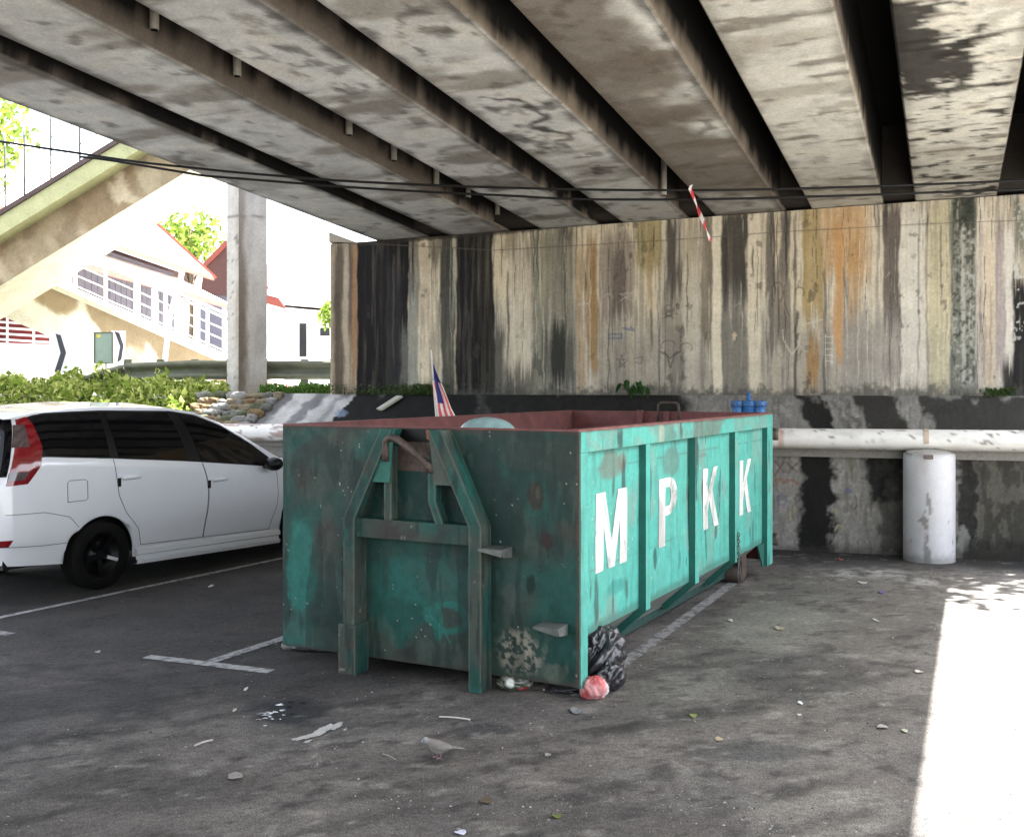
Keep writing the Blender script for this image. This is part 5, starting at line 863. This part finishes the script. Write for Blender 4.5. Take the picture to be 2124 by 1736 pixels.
for s in (1, -1):
    t = np.linspace(0, 1, 16); u = np.linspace(-1, 1, 9); T, U = np.meshgrid(t, u, indexing='ij'); X = -.014+T*.098; Z = .058+.006*(1-T)-.004*T+U*.018*np.sin(math.pi*np.clip(T*.85+.12, 0, 1))**.8; Y = s*(lin(X, [(-.02, .029), (.01, .0365), (.04, .033), (.06, .024), (.09, .015)])-.006*U**2+.001)
    c = np.zeros(T.shape+(3,))+V(.185, .165, .15); c = mix(c, (.09, .08, .07), .5*(np.sin(T*46+U*3) > .4)); b = MB(); b.grid(np.stack([X, Y, Z], -1)+bp, c); b.build('wing', M['bird'], bd)

# cables and the strip of barrier tape
def cable(pts, Y, r, label):
    x = np.array([p[0] for p in pts]); y = np.array([p[1] for p in pts]); t = np.linspace(0, len(x)-1, 60); xs_, ys_ = np.interp(t, np.arange(len(x)), x), np.interp(t, np.arange(len(x)), y)
    ys_ = np.convolve(np.pad(ys_, 4, 'edge'), np.ones(9)/9, 'valid'); P = [A(a, b_, Y) for a, b_ in zip(xs_, ys_)]; b = MB(); b.tube(P, r, 7); tag(b.build('overhead_cable', M['cable'], loc=P[0]), label, 'cable', None)
cable([(-160, 270), (0, 293), (165, 320), (300, 338), (480, 357), (715, 377), (1062, 392), (1425, 397), (1700, 391), (2000, 380), (2260, 368)], 10.6, .013, 'upper black cable strung across under the deck, the one the tape hangs on')
cable([(165, 322), (300, 345), (420, 364), (715, 389), (1062, 408), (1250, 416), (1640, 412), (2124, 391), (2260, 386)], 10.75, .013, 'lower black cable strung across below the other one')
t = np.linspace(0, 1, 60); xs_ = lin(t, [(0, 1434), (.05, 1431), (.12, 1434), (1, 1474)]); ys_ = lin(t, [(0, 384), (.05, 392), (.12, 398), (1, 500)]); wv = .006+.012*np.abs(np.sin(t*7+.6)); P = np.array([A(a, b_, 10.58) for a, b_ in zip(xs_, ys_)]); s_ = np.linspace(-1, 1, 5)
Pp = P[:, None]+s_[None, :, None]*(wv[:, None, None]*V(1, 0, .25))+V(0, 1, 0)*(.012*np.sin(t*9)[:, None, None]*s_[None, :, None]); st = ((t[:, None]*7+s_[None]*.25+.3).astype(int)%2)
c = np.where((st == 0)[..., None], V(.62, .58, .55), V(.5, .04, .05)); b = MB(); b.grid(Pp, c); b.grid(Pp+V(0, .002, 0), c, flip=True); tag(b.build('barrier_tape', M['cloth'], loc=P[0]), 'red and white barrier tape dangling from the cable', 'barrier tape')

# ------------------------------------------------------------------ column and pedestrian bridge
FC = V(0.40, 0.385, 0.34)
cy = 16.5; c0 = V((495-CX)/F*cy, cy, ZF-.1); e1 = V(math.cos(R(55)), math.sin(R(55)), 0); e2 = V(-math.sin(R(55)), math.cos(R(55)), 0)
col_ = thing('concrete_column', 'tall slim rectangular concrete column stained brown along one corner', 'column', c0+e1*.3+e2*.14)
def facegrid(mb, o, ex, ez, cf, d=26):
    a = np.linspace(0, 1, max(3, int(np.linalg.norm(ex)*d))); b_ = np.linspace(0, 1, max(3, int(np.linalg.norm(ez)*d))); A_, B_ = np.meshgrid(a, b_, indexing='ij'); P = np.array(o)+A_[..., None]*np.array(ex)+B_[..., None]*np.array(ez); mb.grid(P, cf(A_*np.linalg.norm(ex), B_*np.linalg.norm(ez)))
hz = UPV*7.0
def colr(x, z):
    n = fbm(x*5, z*2, 180, 4); c = np.zeros(x.shape+(3,))+V(.30, .29, .275); c = mix(c, (.22, .21, .2), .5*ss(.45, .65, n)); c = mix(c, (.07, .05, .035), .85*(1-ss(.08, .22, x+(n-.5)*.2))*ss(7, 1, z)); c = mix(c, (.12, .11, .10), .8*(1-ss(.006, .02, np.minimum(np.abs(z-2.9-.1*x), np.abs(z-3.75+.12*x))))); c = mix(c, (.12, .11, .08), .6*(1-ss(0, .5, z+(n-.5)*.4))); return c
def coll(x, z):
    n = fbm(x*9, z*3, 181, 4); c = np.zeros(x.shape+(3,))+V(.50, .47, .42); c = mix(c, (.24, .19, .14), .7*ss(.14, .3, x+(n-.5)*.2)*ss(5, 1, z)); c = mix(c, (.1, .09, .08), .7*ss(.7, .76, fbm(x*14, z*14, 182))); return mix(c, (.12, .11, .10), .7*(1-ss(.006, .02, np.minimum(np.abs(z-2.9), np.abs(z-3.7)))))
b = MB(); facegrid(b, c0, e1*.58, hz, colr); facegrid(b, c0+e2*.28, -e2*.28, hz, coll); facegrid(b, c0+e1*.58, e2*.28, hz, colr); facegrid(b, c0+e2*.28, e1*.58, hz, coll); b.build('shaft', M['concrete'], col_)
foot = thing('footbridge', 'concrete pedestrian bridge flight rising to the right behind the deck edge with railing posts', 'footbridge', A(0, 560, 17.5))
SL = .612
def fz(X): return A(0, 445, 17.0)[2]+SL*(X-A(0, 445, 17.0)[0])
X0, X1 = -12.5, .5
def fpr(mb, X0, X1, y0, y1, d0, d1, cf, m=0): # sloped slab between depths d0..d1 below the top line
    q = [V(X0, y0, fz(X0)-d1), V(X1, y0, fz(X1)-d1), V(X1, y1, fz(X1)-d1), V(X0, y1, fz(X0)-d1), V(X0, y0, fz(X0)-d0), V(X1, y0, fz(X1)-d0), V(X1, y1, fz(X1)-d0), V(X0, y1, fz(X0)-d0)]
    mb.hexa(q, m, cf); return mb
b = fpr(MB(), X0, X1, 17.0, 19.2, .03, .34, (.42, .42, .23)); b.build('edge_fascia', M['concrete'], foot)
def gird(x, z):
    n = fbm(x*3, z*1.5, 185, 4); c = np.zeros(x.shape+(3,))+V(.27, .20, .12); c = mix(c, (.52, .44, .30), .85*ss(.50, .58, fbm(x*9-z*2, z*.7, 186, 3))*ss(.40, .55, fbm(x*1.1, z*.3, 189, 2))); c = mix(c, (.34, .28, .18), .7*ss(.5, .56, fbm(x*.9, z*.1, 188, 2))); return mix(c, (.17, .12, .07), .5*ss(.5, .65, n))
b = MB(); t = np.linspace(X0, X1, 240); dd = np.linspace(.34, 1.02, 16); T, D_ = np.meshgrid(t, dd, indexing='ij'); b.grid(np.stack([T, np.full(T.shape, 17.35), fz(T)-D_], -1), gird(T, D_*2)); b.build('stained_girder', M['concrete'], foot)
b = fpr(MB(), X0, X1, 17.36, 18.9, .345, 1.02, (.62, .60, .46)); b.build('soffit_slab', M['concrete'], foot)
b = fpr(MB(), X0, X1, 16.96, 17.06, -.06, .028, (.10, .075, .07)); b.build('coping', M['concrete'], foot)
for px in (10, 50, 105, 165, 240, 300):
    X = (px-CX)/F*17.0; b = MB(); b.tube([V(X, 17.01, fz(X)), V(X, 17.01, fz(X)+1.0), V(X-.02, 17.01, fz(X)+1.25)], .016, 6); b.build('fence_post', M['steel'], foot)
for k in (.35, .75, 1.05):
    b = MB(); b.tube([V(-10.5, 17.01, fz(-10.5)+k), V(-4, 17.01, fz(-4)+k)], .007, 6); b.build('fence_wire', M['steel'], foot)
ramp = thing('stair_ramp', 'lower concrete ramp with white railings descending to the right below the footbridge', 'ramp', A(300, 700, 19.5))
RY = 19.5; pa, pb = A(0, 548, RY), A(560, 792, RY); rs = (pb[2]-pa[2])/(pb[0]-pa[0])
def rz(X): return pa[2]+rs*(X-pa[0])
RX0, RX1 = -13.5, pb[0]
def rcol(x, z):
    n = fbm(x*2, z*1.2, 187, 4); c = np.zeros(x.shape+(3,))+V(.82, .79, .68); c = mix(c, (.26, .18, .09), .85*ss(.42, .60, n+.25*(1-ss(.15, .45, z))-.16*ss(.35, .6, z))); return mix(c, (.55, .56, .55), .5*ss(.6, .75, z)*ss(.4, .6, n))
b = MB(); t = np.linspace(RX0, RX1, 220); dd = np.linspace(0, 1, 18); T, D_ = np.meshgrid(t, dd, indexing='ij'); ht = np.minimum(.95, np.maximum(.1, rz(T)-ZF)); b.grid(np.stack([T, np.full(T.shape, RY), rz(T)-D_*ht], -1), rcol(T, D_*ht)); b.build('stained_side', M['concrete'], ramp)
b = MB(); b.hexa([V(RX0, RY+.01, rz(RX0)-.94), V(RX1, RY+.01, ZF-.1), V(RX1, RY+1.9, ZF-.1), V(RX0, RY+1.9, rz(RX0)-.94), V(RX0, RY+.01, rz(RX0)-.01), V(RX1, RY+.01, rz(RX1)-.01), V(RX1, RY+1.9, rz(RX1)-.01), V(RX0, RY+1.9, rz(RX0)-.01)], 0, (.55, .54, .48)); b.build('ramp_slab', M['concrete'], ramp)
b = MB(); b.bar(V(RX0, RY-.03, rz(RX0)+.02), V(RX1, RY-.03, rz(RX1)+.02), .12, .09, c=(.62, .60, .50)); b.build('kerb', M['concrete'], ramp)
for yy in (RY+.05, RY+1.8):
    fr_ = yy < RY+1
    for X in np.arange(RX0+.3, RX1-.2, .56 if fr_ else 1.4):
        b = MB(); b.box(V(X, yy, rz(X)+.42), (.045, .05, .84)); b.build('railing_post', M['railwhite'], ramp)
    for k in ((.82, .60, .40, .20) if fr_ else (.82,)):
        b = MB(); b.bar(V(RX0, yy, rz(RX0)+k), V(RX1, yy, rz(RX1)+k), .035, .045 if k > .8 else .024); b.build('rail', M['railwhite'], ramp)
p0, p1 = A(352, 655, 19.2), A(372, 590, 19.2); b = MB(); b.tube([V(p0[0]-.15, p0[1], ZF), p0, p1, p1+V(.05, 0, .25)], .05, 8); tag(b.build('leaning_post', M['railwhite'], loc=V(p0[0], p0[1], ZF)), 'leaning white post in front of the ramp railing', 'post')

# guard rail, chevron boards
gr_ = thing('guard_rail', 'weathered grey green steel guard rail beyond the column', 'guard rail', A(470, 770, 16.9))
prof = [(-.155, .0), (-.13, -.045), (-.075, -.045), (-.04, .02), (0, .03), (.04, .02), (.075, -.045), (.13, -.045), (.155, 0)]
def rail(pts, zs): return np.array([[V(x, y+o, z+h) for h, o in prof] for (x, y), z in zip(pts, zs)])
gl = [tuple(A(700, 766, 17.2)[:2]), tuple(A(560, 767, 17.3)[:2]), tuple(A(470, 768, 17.2)[:2]), tuple(A(395, 770, 17.0)[:2]), tuple(A(260, 776, 16.9)[:2])]
b = MB(); b.grid(rail(gl, [2.13]*4+[2.08])); b.grid(rail(gl, [2.13]*4+[2.08])+V(0, .006, 0), flip=True); b.build('rail_beam', M['galv'], gr_)
b = MB(); gl2 = [tuple(A(258, 776, 16.95)[:2]), tuple(A(215, 786, 16.8)[:2]), tuple(A(170, 800, 16.8)[:2])]; b.grid(rail(gl2, [2.07, 1.98, 1.86])); b.grid(rail(gl2, [2.07, 1.98, 1.86])+V(0, .006, 0), flip=True); b.build('rail_end', M['galv'], gr_)
for px in (690, 630, 545, 475, 402, 330, 262):
    p = A(px, 770, 17.25); b = MB(); b.box(V(p[0], p[1]+.08, 2.0), (.12, .06, .62)); b.build('rail_post', M['galv'], gr_)
def board(px0, px1, py0, py1, Y, name, label, cat, back, chev=None, ang=0.0):
    p, q = A(px0, py1, Y), A(px1, py0, Y); xc, zc, wd, ht = (p[0]+q[0])/2, (p[2]+q[2])/2, q[0]-p[0], q[2]-p[2]; ax = (V(math.cos(ang), math.sin(ang), 0), V(-math.sin(ang), math.cos(ang), 0), UPV); o = V(xc, Y, ZF)
    t_ = thing(name, label, cat, o); b = MB(); b.box(V(xc, Y, zc), (wd/abs(math.cos(ang)), .03, ht), ax); pan = b.build('panel', back, t_)
    b = MB(); b.tube([V(xc+.02, Y+.06, ZF-.1), V(xc+.02, Y+.06, zc+ht*.4)], .035, 8); b.build('post', M['railwhite'], t_)
    wv = wd/abs(math.cos(ang))
    if chev:
        pl = [(-.16, .5), (.12, .46), (.42, 0), (.1, -.5), (-.22, -.5), (.12, 0)] if chev == 1 else [(-.3, .48), (.05, .42), (.35, .05), (.2, -.4), (-.1, -.5), (.1, 0)]
        b = MB(); b.prism([V(xc, Y, zc)+ax[0]*x*wv+UPV*z*ht-ax[1]*.0155 for x, z in pl], -ax[1]*.004); b.build('chevron', M['signdark'], pan)
    if back is M['signback']:
        b = MB()
        for s in (-1, 1): b.box(V(xc, Y, zc)+ax[0]*s*wv*.48-ax[1]*.02, (wv*.05, .02, ht), ax); b.box(V(xc, Y, zc)+UPV*s*ht*.485-ax[1]*.02, (wv*.9, .02, ht*.03), ax)
        b.build('panel_frame', M['galv'], pan); b = MB(); b.prism([V(xc, Y, zc)+ax[0]*x*wv+UPV*z*ht-ax[1]*.016 for x, z in ((-.38, .42), (-.12, .42), (-.18, .32), (-.36, .32))], -ax[1]*.002, 0, (.6, .5, .08)); b.build('sticker', M['attr'], pan)
board(103, 141, 692, 772, 18.2, 'chevron_sign', 'white road sign with one dark chevron pointing right, left of the grey green board', 'sign', M['railwhite'], 1)
board(196, 235, 689, 754, 17.6, 'sign_board', 'grey green back of a framed sign board standing before the ramp', 'sign', M['signback'])
board(234, 258, 686, 752, 18.4, 'chevron_sign', 'white sign with a dark chevron seen edge on, right behind the grey green board', 'sign', M['railwhite'], 2, .5)

# ------------------------------------------------------------------ houses on the high ground
def quad(mb, p, m=0, th=None): mb.prism(p, th if th is not None else (0, 0, .05), m); return mb
house = thing('long_house', 'long low house with pale sheet roofs and lilac walls behind the ramp', 'house', V(-12.5, 30, ZF))
HX, HW = -10.1, -11.9; ya, yb = 22.0, 37.0
b = MB(); b.box(V(HW-3, (ya+yb)/2, ZF+2.0), (6, yb-ya-.4, 4.2)); wl = b.build('wall', M['lilac'], house)
b = MB()
for k in range(int((yb-ya)/.45)): b.box(V(HW+.006, ya+.4+k*.45, ZF+1.9), (.012, .03, 3.9))
b.build('board_joint', M['lilac'], house)
for y0, y1, z0_, z1_, nm in ((25.0, 26.6, 2.0, 3.75, 'door'), (27.8, 29.7, 2.55, 3.8, 'window'), (31.6, 32.9, 2.9, 3.6, 'window'), (34.2, 36.0, 1.8, 3.7, 'door')):
    b = MB(); b.box(V(HW+.03, (y0+y1)/2, (z0_+z1_)/2+.2), (.06, y1-y0, z1_-z0_)); fr = b.build(nm, M['lilac'], house); b = MB(); b.box(V(HW+.045, (y0+y1)/2-.1, (z0_+z1_)/2+.2), (.06, (y1-y0)*.7, (z1_-z0_)*.9)); b.build('pane', M['darkpane'], fr)
def sheet(mb, e0, e1, r1, r0, rib=.22, amp=.025):       # corrugated roof plane eave -> ridge
    e0, e1, r1, r0 = map(lambda q: np.array(q, float), (e0, e1, r1, r0)); L = np.linalg.norm(e1-e0); n = int(L/rib*6); t = np.linspace(0, 1, n); up = np.cross(e1-e0, r0-e0); up = up/np.linalg.norm(up); up = up if up[2] > 0 else -up
    P = np.stack([(e0+(e1-e0)*t[:, None])+up*(amp*np.sin(t*L/rib*2*math.pi))[:, None], (r0+(r1-r0)*t[:, None])+up*(amp*np.sin(t*L/rib*2*math.pi))[:, None]], 1); mb.grid(P); mb.grid(P-up*.03, flip=True); return mb
b = sheet(MB(), (HX, ya-1, 4.80), (HX, yb+.6, 4.80), (HW-.1, yb+.6, 5.75), (HW-.1, ya-1, 5.75)); b.build('verandah_roof', M['roof'], house)
b = MB(); b.bar(V(HX-.03, ya-1, 4.72), V(HX-.03, yb+.6, 4.72), .05, .16); b.build('eave_board', M['redroof'], house)
b = MB(); b.box(V(HW-.3, (ya+yb)/2+1, 5.6), (.1, yb-ya+2, .9)); b.build('upper_wall', M['brownwood'], house)
b = sheet(MB(), (-11.3, ya-2, 5.78), (-11.3, yb+2.6, 6.0), (-14.6, yb+1.2, 9.2), (-14.6, ya-2, 9.0)); b.build('main_roof', M['roof'], house)
b = MB(); b.bar(V(-11.3, ya-2, 5.74), V(-11.3, yb+2.6, 5.95), .06, .14); b.build('eave_board', M['redroof'], house); b = MB(); b.bar(V(-11.2, yb+2.65, 5.98), V(-14.6, yb+1.25, 9.3), .10, .08); b.tube([V(-14.6, yb+1.25, 9.2), V(-14.75, yb+1.25, 9.7)], [.12, .03], 6); b.build('verge_board', M['redroof'], house)
for y in (yb+.3, 30, 24): b = MB(); b.box(V(HX-.15, y, 3.2), (.14, .14, 3.1)); b.build('verandah_post', M['railwhite'], house)
h2 = thing('brown_house', 'dark red brown gabled building rising behind the column', 'house', A(450, 700, 46)*V(1, 1, 0)+V(0, 0, ZF))
p = [A(x, y, 46.0) for x, y in ((415, 612), (500, 612), (500, 520), (468, 500), (425, 545))]; b = MB(); b.prism(p, (0, 5, 0)); b.build('gable_wall', M['brownwood'], h2); b = MB(); b.prism([A(x, y, 45.9) for x, y in ((408, 560), (468, 498), (475, 505), (415, 566))], (0, 5.2, 0)); b.build('verge_roof', M['redroof'], h2); b = MB(); b.prism([A(x, y, 46.2) for x, y in ((415, 800), (500, 800), (500, 612), (415, 612))], (0, 4.5, 0)); b.build('lower_wall', M['lilac'], h2)
h3 = thing('white_house', 'white walled house with a red edged roof between the column and the abutment wall', 'house', A(620, 760, 44)*V(1, 1, 0)+V(0, 0, ZF))
b = MB(); b.prism([A(x, y, 44.0) for x, y in ((530, 812), (720, 812), (720, 640), (530, 622))], (0, 7, 0)); b.build('wall', M['whitewall'], h3)
b = MB(); b.prism([A(x, y, 43.4) for x, y in ((500, 628), (735, 652), (735, 640), (500, 616))], (0, .1, 0)); b.prism([A(590, 638, 43.4), A(735, 650, 43.4), A(735, 632, 46), A(555, 597, 46)], (0, 0, .1)); b.build('roof', M['roof'], h3)
b = MB(); b.bar(A(540, 594, 46), A(690, 624, 46), .12, .12); b.build('ridge_cap', M['redroof'], h3); b = MB(); b.prism([A(530, 606, 43.3), A(578, 618, 43.3), A(592, 641, 43.3), A(530, 622, 43.3)], (0, .1, 0)); b.build('verge_board', M['redroof'], h3)
for x0, x1, y0, y1, nm in ((621, 636, 671, 740, 'door'), (664, 684, 680, 697, 'window')): b = MB(); b.prism([A(x, y, 43.97) for x, y in ((x0, y1), (x1, y1), (x1, y0), (x0, y0))], (0, -.02, 0)); b.build(nm, M['darkpane'], h3)
b = MB()
for k in range(4): b.bar(A(618, 746+k*8, 43.2), A(640, 744+k*8, 43.2), .05, .07)
b.build('porch_rail', M['railwhite'], h3)
h4 = thing('red_shed', 'red walled building with white window bars glimpsed under the ramp at the far left', 'building', A(60, 700, 24)*V(1, 1, 0)+V(0, 0, ZF))
b = MB(); b.prism([A(x, y, 24.0) for x, y in ((-160, 800), (150, 800), (150, 545), (-160, 520))], (0, .3, 0)); b.build('wall', M['pinkwall'], h4)
b = MB()
for y in range(640, 712, 12): b.bar(A(-160, y-6, 23.95), A(160, y+14, 23.95), .03, .05)
for x in range(-150, 160, 55): b.bar(A(x, 712, 23.93), A(x, 640, 23.93), .03, .04, up=(1, 0, 0))
b.build('window_bars', M['railwhite'], h4)
b = MB(); b.prism([A(x, y, 22.5) for x, y in ((-160, 812), (330, 812), (330, 722), (-160, 706))], (0, .2, 0)); tag(b.build('boundary_wall', M['whitewall'], loc=A(60, 812, 22.5)), 'low white boundary wall behind the chevron sign', 'wall')

# ------------------------------------------------------------------ vegetation
def leaves(mb, cen, nrm_jit, size, n_, cols, seed, asp=.5):
    r = np.random.default_rng(seed); cen = np.asarray(cen); k = len(cen)
    d = r.normal(size=(k, 3)); d /= np.linalg.norm(d, axis=1)[:, None]; u = np.cross(d, r.normal(size=(k, 3))); u /= np.linalg.norm(u, axis=1)[:, None]; s = size*(.55+.9*r.random(k))[:, None]
    v = np.stack([cen-d*s*.5, cen+u*s*asp*.5, cen+d*s*.5+V(0, 0, -.15)*s, cen-u*s*asp*.5], 1); cc = np.array(cols)[r.integers(0, len(cols), k)]*(.6+.8*r.random(k))[:, None]
    mb.add(v.reshape(-1, 3), (np.arange(k*4).reshape(k, 4)).tolist(), 0, np.repeat(cc, 4, 0)); return mb
LG = [V(.17, .25, .05), V(.24, .30, .06), V(.12, .19, .035)]
def tree(name, label, base, top, crown_c, crown_r, nclump, nleaf, size, seed):
    r = np.random.default_rng(seed); t_ = thing(name, label, 'tree', base); base = np.array(base); cc = np.array(crown_c)
    b = MB(); b.tube([base, base*.5+cc*.5+V(.1, 0, -.3), cc+V(0, 0, -crown_r[2]*.3), cc+V(0, 0, crown_r[2]*.5)], [.2, .15, .1, .02], 9); cl = []
    for k in range(nclump):
        d = r.normal(size=3); d /= np.linalg.norm(d); q = cc+d*np.array(crown_r)*(.45+.5*r.random()); cl.append(q)
        if k % 2 == 0: s = base*.35+cc*.65; b.tube([s, (s+q)/2+V(0, 0, .15), q], [.06, .035, .008], 6)
    b.build('trunk', M['bark'], t_); b = MB(); P = []
    for q in cl: rr = (.22+.2*r.random())*np.mean(crown_r); P.append(q+r.normal(size=(nleaf, 3))*rr*V(.7, .7, .5))
    leaves(b, np.concatenate(P), 1, size, 0, LG, seed+1); b.build('crown', M['leaf'], t_)
p = A(-20, 262, 24); tree('broadleaf_tree', 'bright green tree at the far left edge above the footbridge railing', V(p[0]-.8, 24.5, ZF), 0, p+V(-.4, 0, 0), (1.3, 1.3, 1.0), 24, 70, .2, 200)
p = A(395, 490, 48); tree('broadleaf_tree', 'sunlit yellow green tree rising behind the roof of the long house', V(p[0], 48, ZF), 0, p, (2.2, 1.6, 1.1), 22, 42, .34, 210)
p = A(694, 655, 40); tree('broadleaf_tree', 'small green tree peeping out beside the end of the abutment wall', V(p[0], 40, ZF), 0, p, (.5, .6, .75), 12, 60, .22, 220)
tree('broadleaf_tree', 'leafy tree above the right end of the wall casting dappled shade', V(10.3, 12.6, 1.8), 0, V(8.8, 11.9, 6.6), (2.4, 1.3, 1.3), 50, 70, .2, 230)
# grass and weeds along the bank crest
r = np.random.default_rng(5); b = MB(); P = []
for k in range(13000):
    px = r.uniform(-140, 470); u = (px-CX)/F; d = r.uniform(.1, 2.1); Y = (KL+d)/(1-WS*u); X = u*Y
    top = (.02+.62*fbm(px/30, d*2.5, 240, 4)**1.4)*(1-.5*ss(330, 470, px)); z = min(ZF, 1.0+(d-.1)/1.15*(ZF-1.0)); P.append((X, Y, z+top*r.random()**.8))
P = np.array(P); k3 = len(P)//3
leaves(b, P[:k3], 1, .13, 0, [V(.34, .39, .11), V(.14, .20, .035)], 246, .55); leaves(b, P[k3:2*k3], 1, .05, 0, [V(.44, .46, .18), V(.26, .32, .08)], 247, .35)
leaves(b, P[2*k3:], 1, .085, 0, [V(.36, .41, .12), V(.44, .46, .18), V(.16, .22, .04)], 241, .4)
P = []
for k in range(2600):
    px = r.uniform(540, 700); Y = r.uniform(15.1, 16.6); X = (px-CX)/F*Y; P.append((X, Y, ZF+(.04+.18*fbm(px/25, Y*2, 242, 3))*r.random()))
for k in range(2200):
    px = r.uniform(400, 590); Y = r.uniform(13.9, 15.2); X = (px-CX)/F*Y; d = Y-(KL+WS*X)
    if fbm(px/22, Y*3, 243, 3) > .52 and d > .2: P.append((X, Y, min(ZF, 1.05+d/1.15*(ZF-1.05))+.1*r.random()))
leaves(b, np.array(P), 1, .065, 0, [V(.07, .14, .025), V(.10, .17, .04), V(.05, .10, .02)], 244, .4)
P = []
for k in range(900):
    zx = r.choice([r.normal(590, 55), r.uniform(60, 760), r.normal(4000, 50)], p=[.45, .35, .2]); px = (zx/2.36+800)*.82969; q = PL(px, 817, WL(KU-.03, 0, 0), np.array([-WS, 1, 0])); P.append((q[0], q[1]-.02, ZA+.13*r.random()**1.6*(1 if zx < 1000 else .6)))
leaves(b, np.array(P), 1, .05, 0, [V(.06, .12, .03), V(.09, .13, .05)], 245, .4); tag(b.build('grass', M['leaf']), kind='stuff')
def weed(px, py, hpx, wpx, n_, label, seed):
    r = np.random.default_rng(seed); p = PL(px, py, WL(KU-.05, 0, 0), np.array([-WS, 1, 0])); s = p[1]/F; t_ = thing('wall_weed', label, 'plant', p); b = MB(); bl = MB()
    for k in range(n_):
        a = r.uniform(-1, 1); q = p+V(a*wpx*s*.5, -.05-.1*r.random(), hpx*s*(.35+.6*r.random())); b.tube([p, (p+q)/2+V(0, 0, .04), q], .005, 5, 0, (.10, .12, .05)); d = V(a*.5+r.normal()*.2, -.35, -.75); d /= np.linalg.norm(d); u = np.cross(d, V(0, -1, .2)); u /= np.linalg.norm(u); L = hpx*s*.45; t = np.linspace(0, 1, 7); wv = L*.24*np.sin(math.pi*t**.7)
        bl.grid(np.stack([q+d*L*x+V(0, 0, -.05)*x*x+u*w_*o for x, w_ in zip(t, wv) for o in (-1, 0, 1)]).reshape(7, 3, 3), V(.035, .085, .025)*r.uniform(.6, 1.5))
    b.build('stem', M['attr'], t_); bl.build('foliage', M['leaf'], t_)
weed(1305, 818, 34, 40, 11, 'broad leaved green weed growing at the wall foot, left of the pair', 300); weed(1332, 818, 30, 30, 9, 'broad leaved green weed growing at the wall foot, right of the pair', 301)
# pitched stones on the bank beside the apron
r = np.random.default_rng(9); sn = 0; pr = []
cols = [(.42, .41, .38), (.36, .25, .14), (.30, .30, .26), (.40, .33, .22), (.20, .22, .13), (.5, .49, .46)]; names = ['pale grey', 'rust brown', 'mid grey', 'tan', 'mossy green', 'whitish']
for j in range(6):
    for i in range(9):
        px = 418+i*20+(j % 2)*9+r.uniform(-4, 4)-j*5; py = 822+j*12+r.uniform(-2, 2)
        if px > 585-(py-818)*1.0 or px < 395+max(0, (px-400))*0: continue
        n0 = V(WS, 1, 0)*0; tt_ = (py-818)/66; kq = KU-.05-tt_*(KU-KL-.1); p = PL(px, py, WL(kq, 0, 0), np.array([-WS, 1, 0])); q = int(r.integers(0, 6)); b = MB(); b.blobmesh(p+V(0, .04, 0), (.085*r.uniform(.8, 1.35), .09, .05*r.uniform(.8, 1.3)), int(r.integers(1, 90)), .5, 14, 0, V(*cols[q])*.42, 2.4, sq=.62)
        tag(b.build('stone', M['concrete'], loc=p), names[q]+' pitching stone set in the grassy bank beside the sloping apron', 'stone', 'stones pitched into the bank')
# rubbish heap and bags beyond the guard rail
for (px, py, rad, col, lab) in [(452, 792, .16, (.55, .06, .12), 'red bag lying beyond the guard rail left of the column'), (430, 794, .15, (.5, .33, .1), 'orange brown bundle beyond the guard rail'), (412, 797, .14, (.6, .6, .62), 'white bag beyond the guard rail'), (598, 783, .12, (.6, .12, .14), 'red bag on the far verge right of the column'), (612, 788, .12, (.3, .3, .32), 'grey bag on the far verge right of the column')]:
    p = A(px, py, 21.0); p[2] = ZF+rad*.7; b = MB(); crumple(b, p, (rad*1.3, rad, rad), int(px), np.array(col), 16, k=.5); tag(b.build('refuse_sack', M['attr'], loc=p), lab, 'refuse sack')
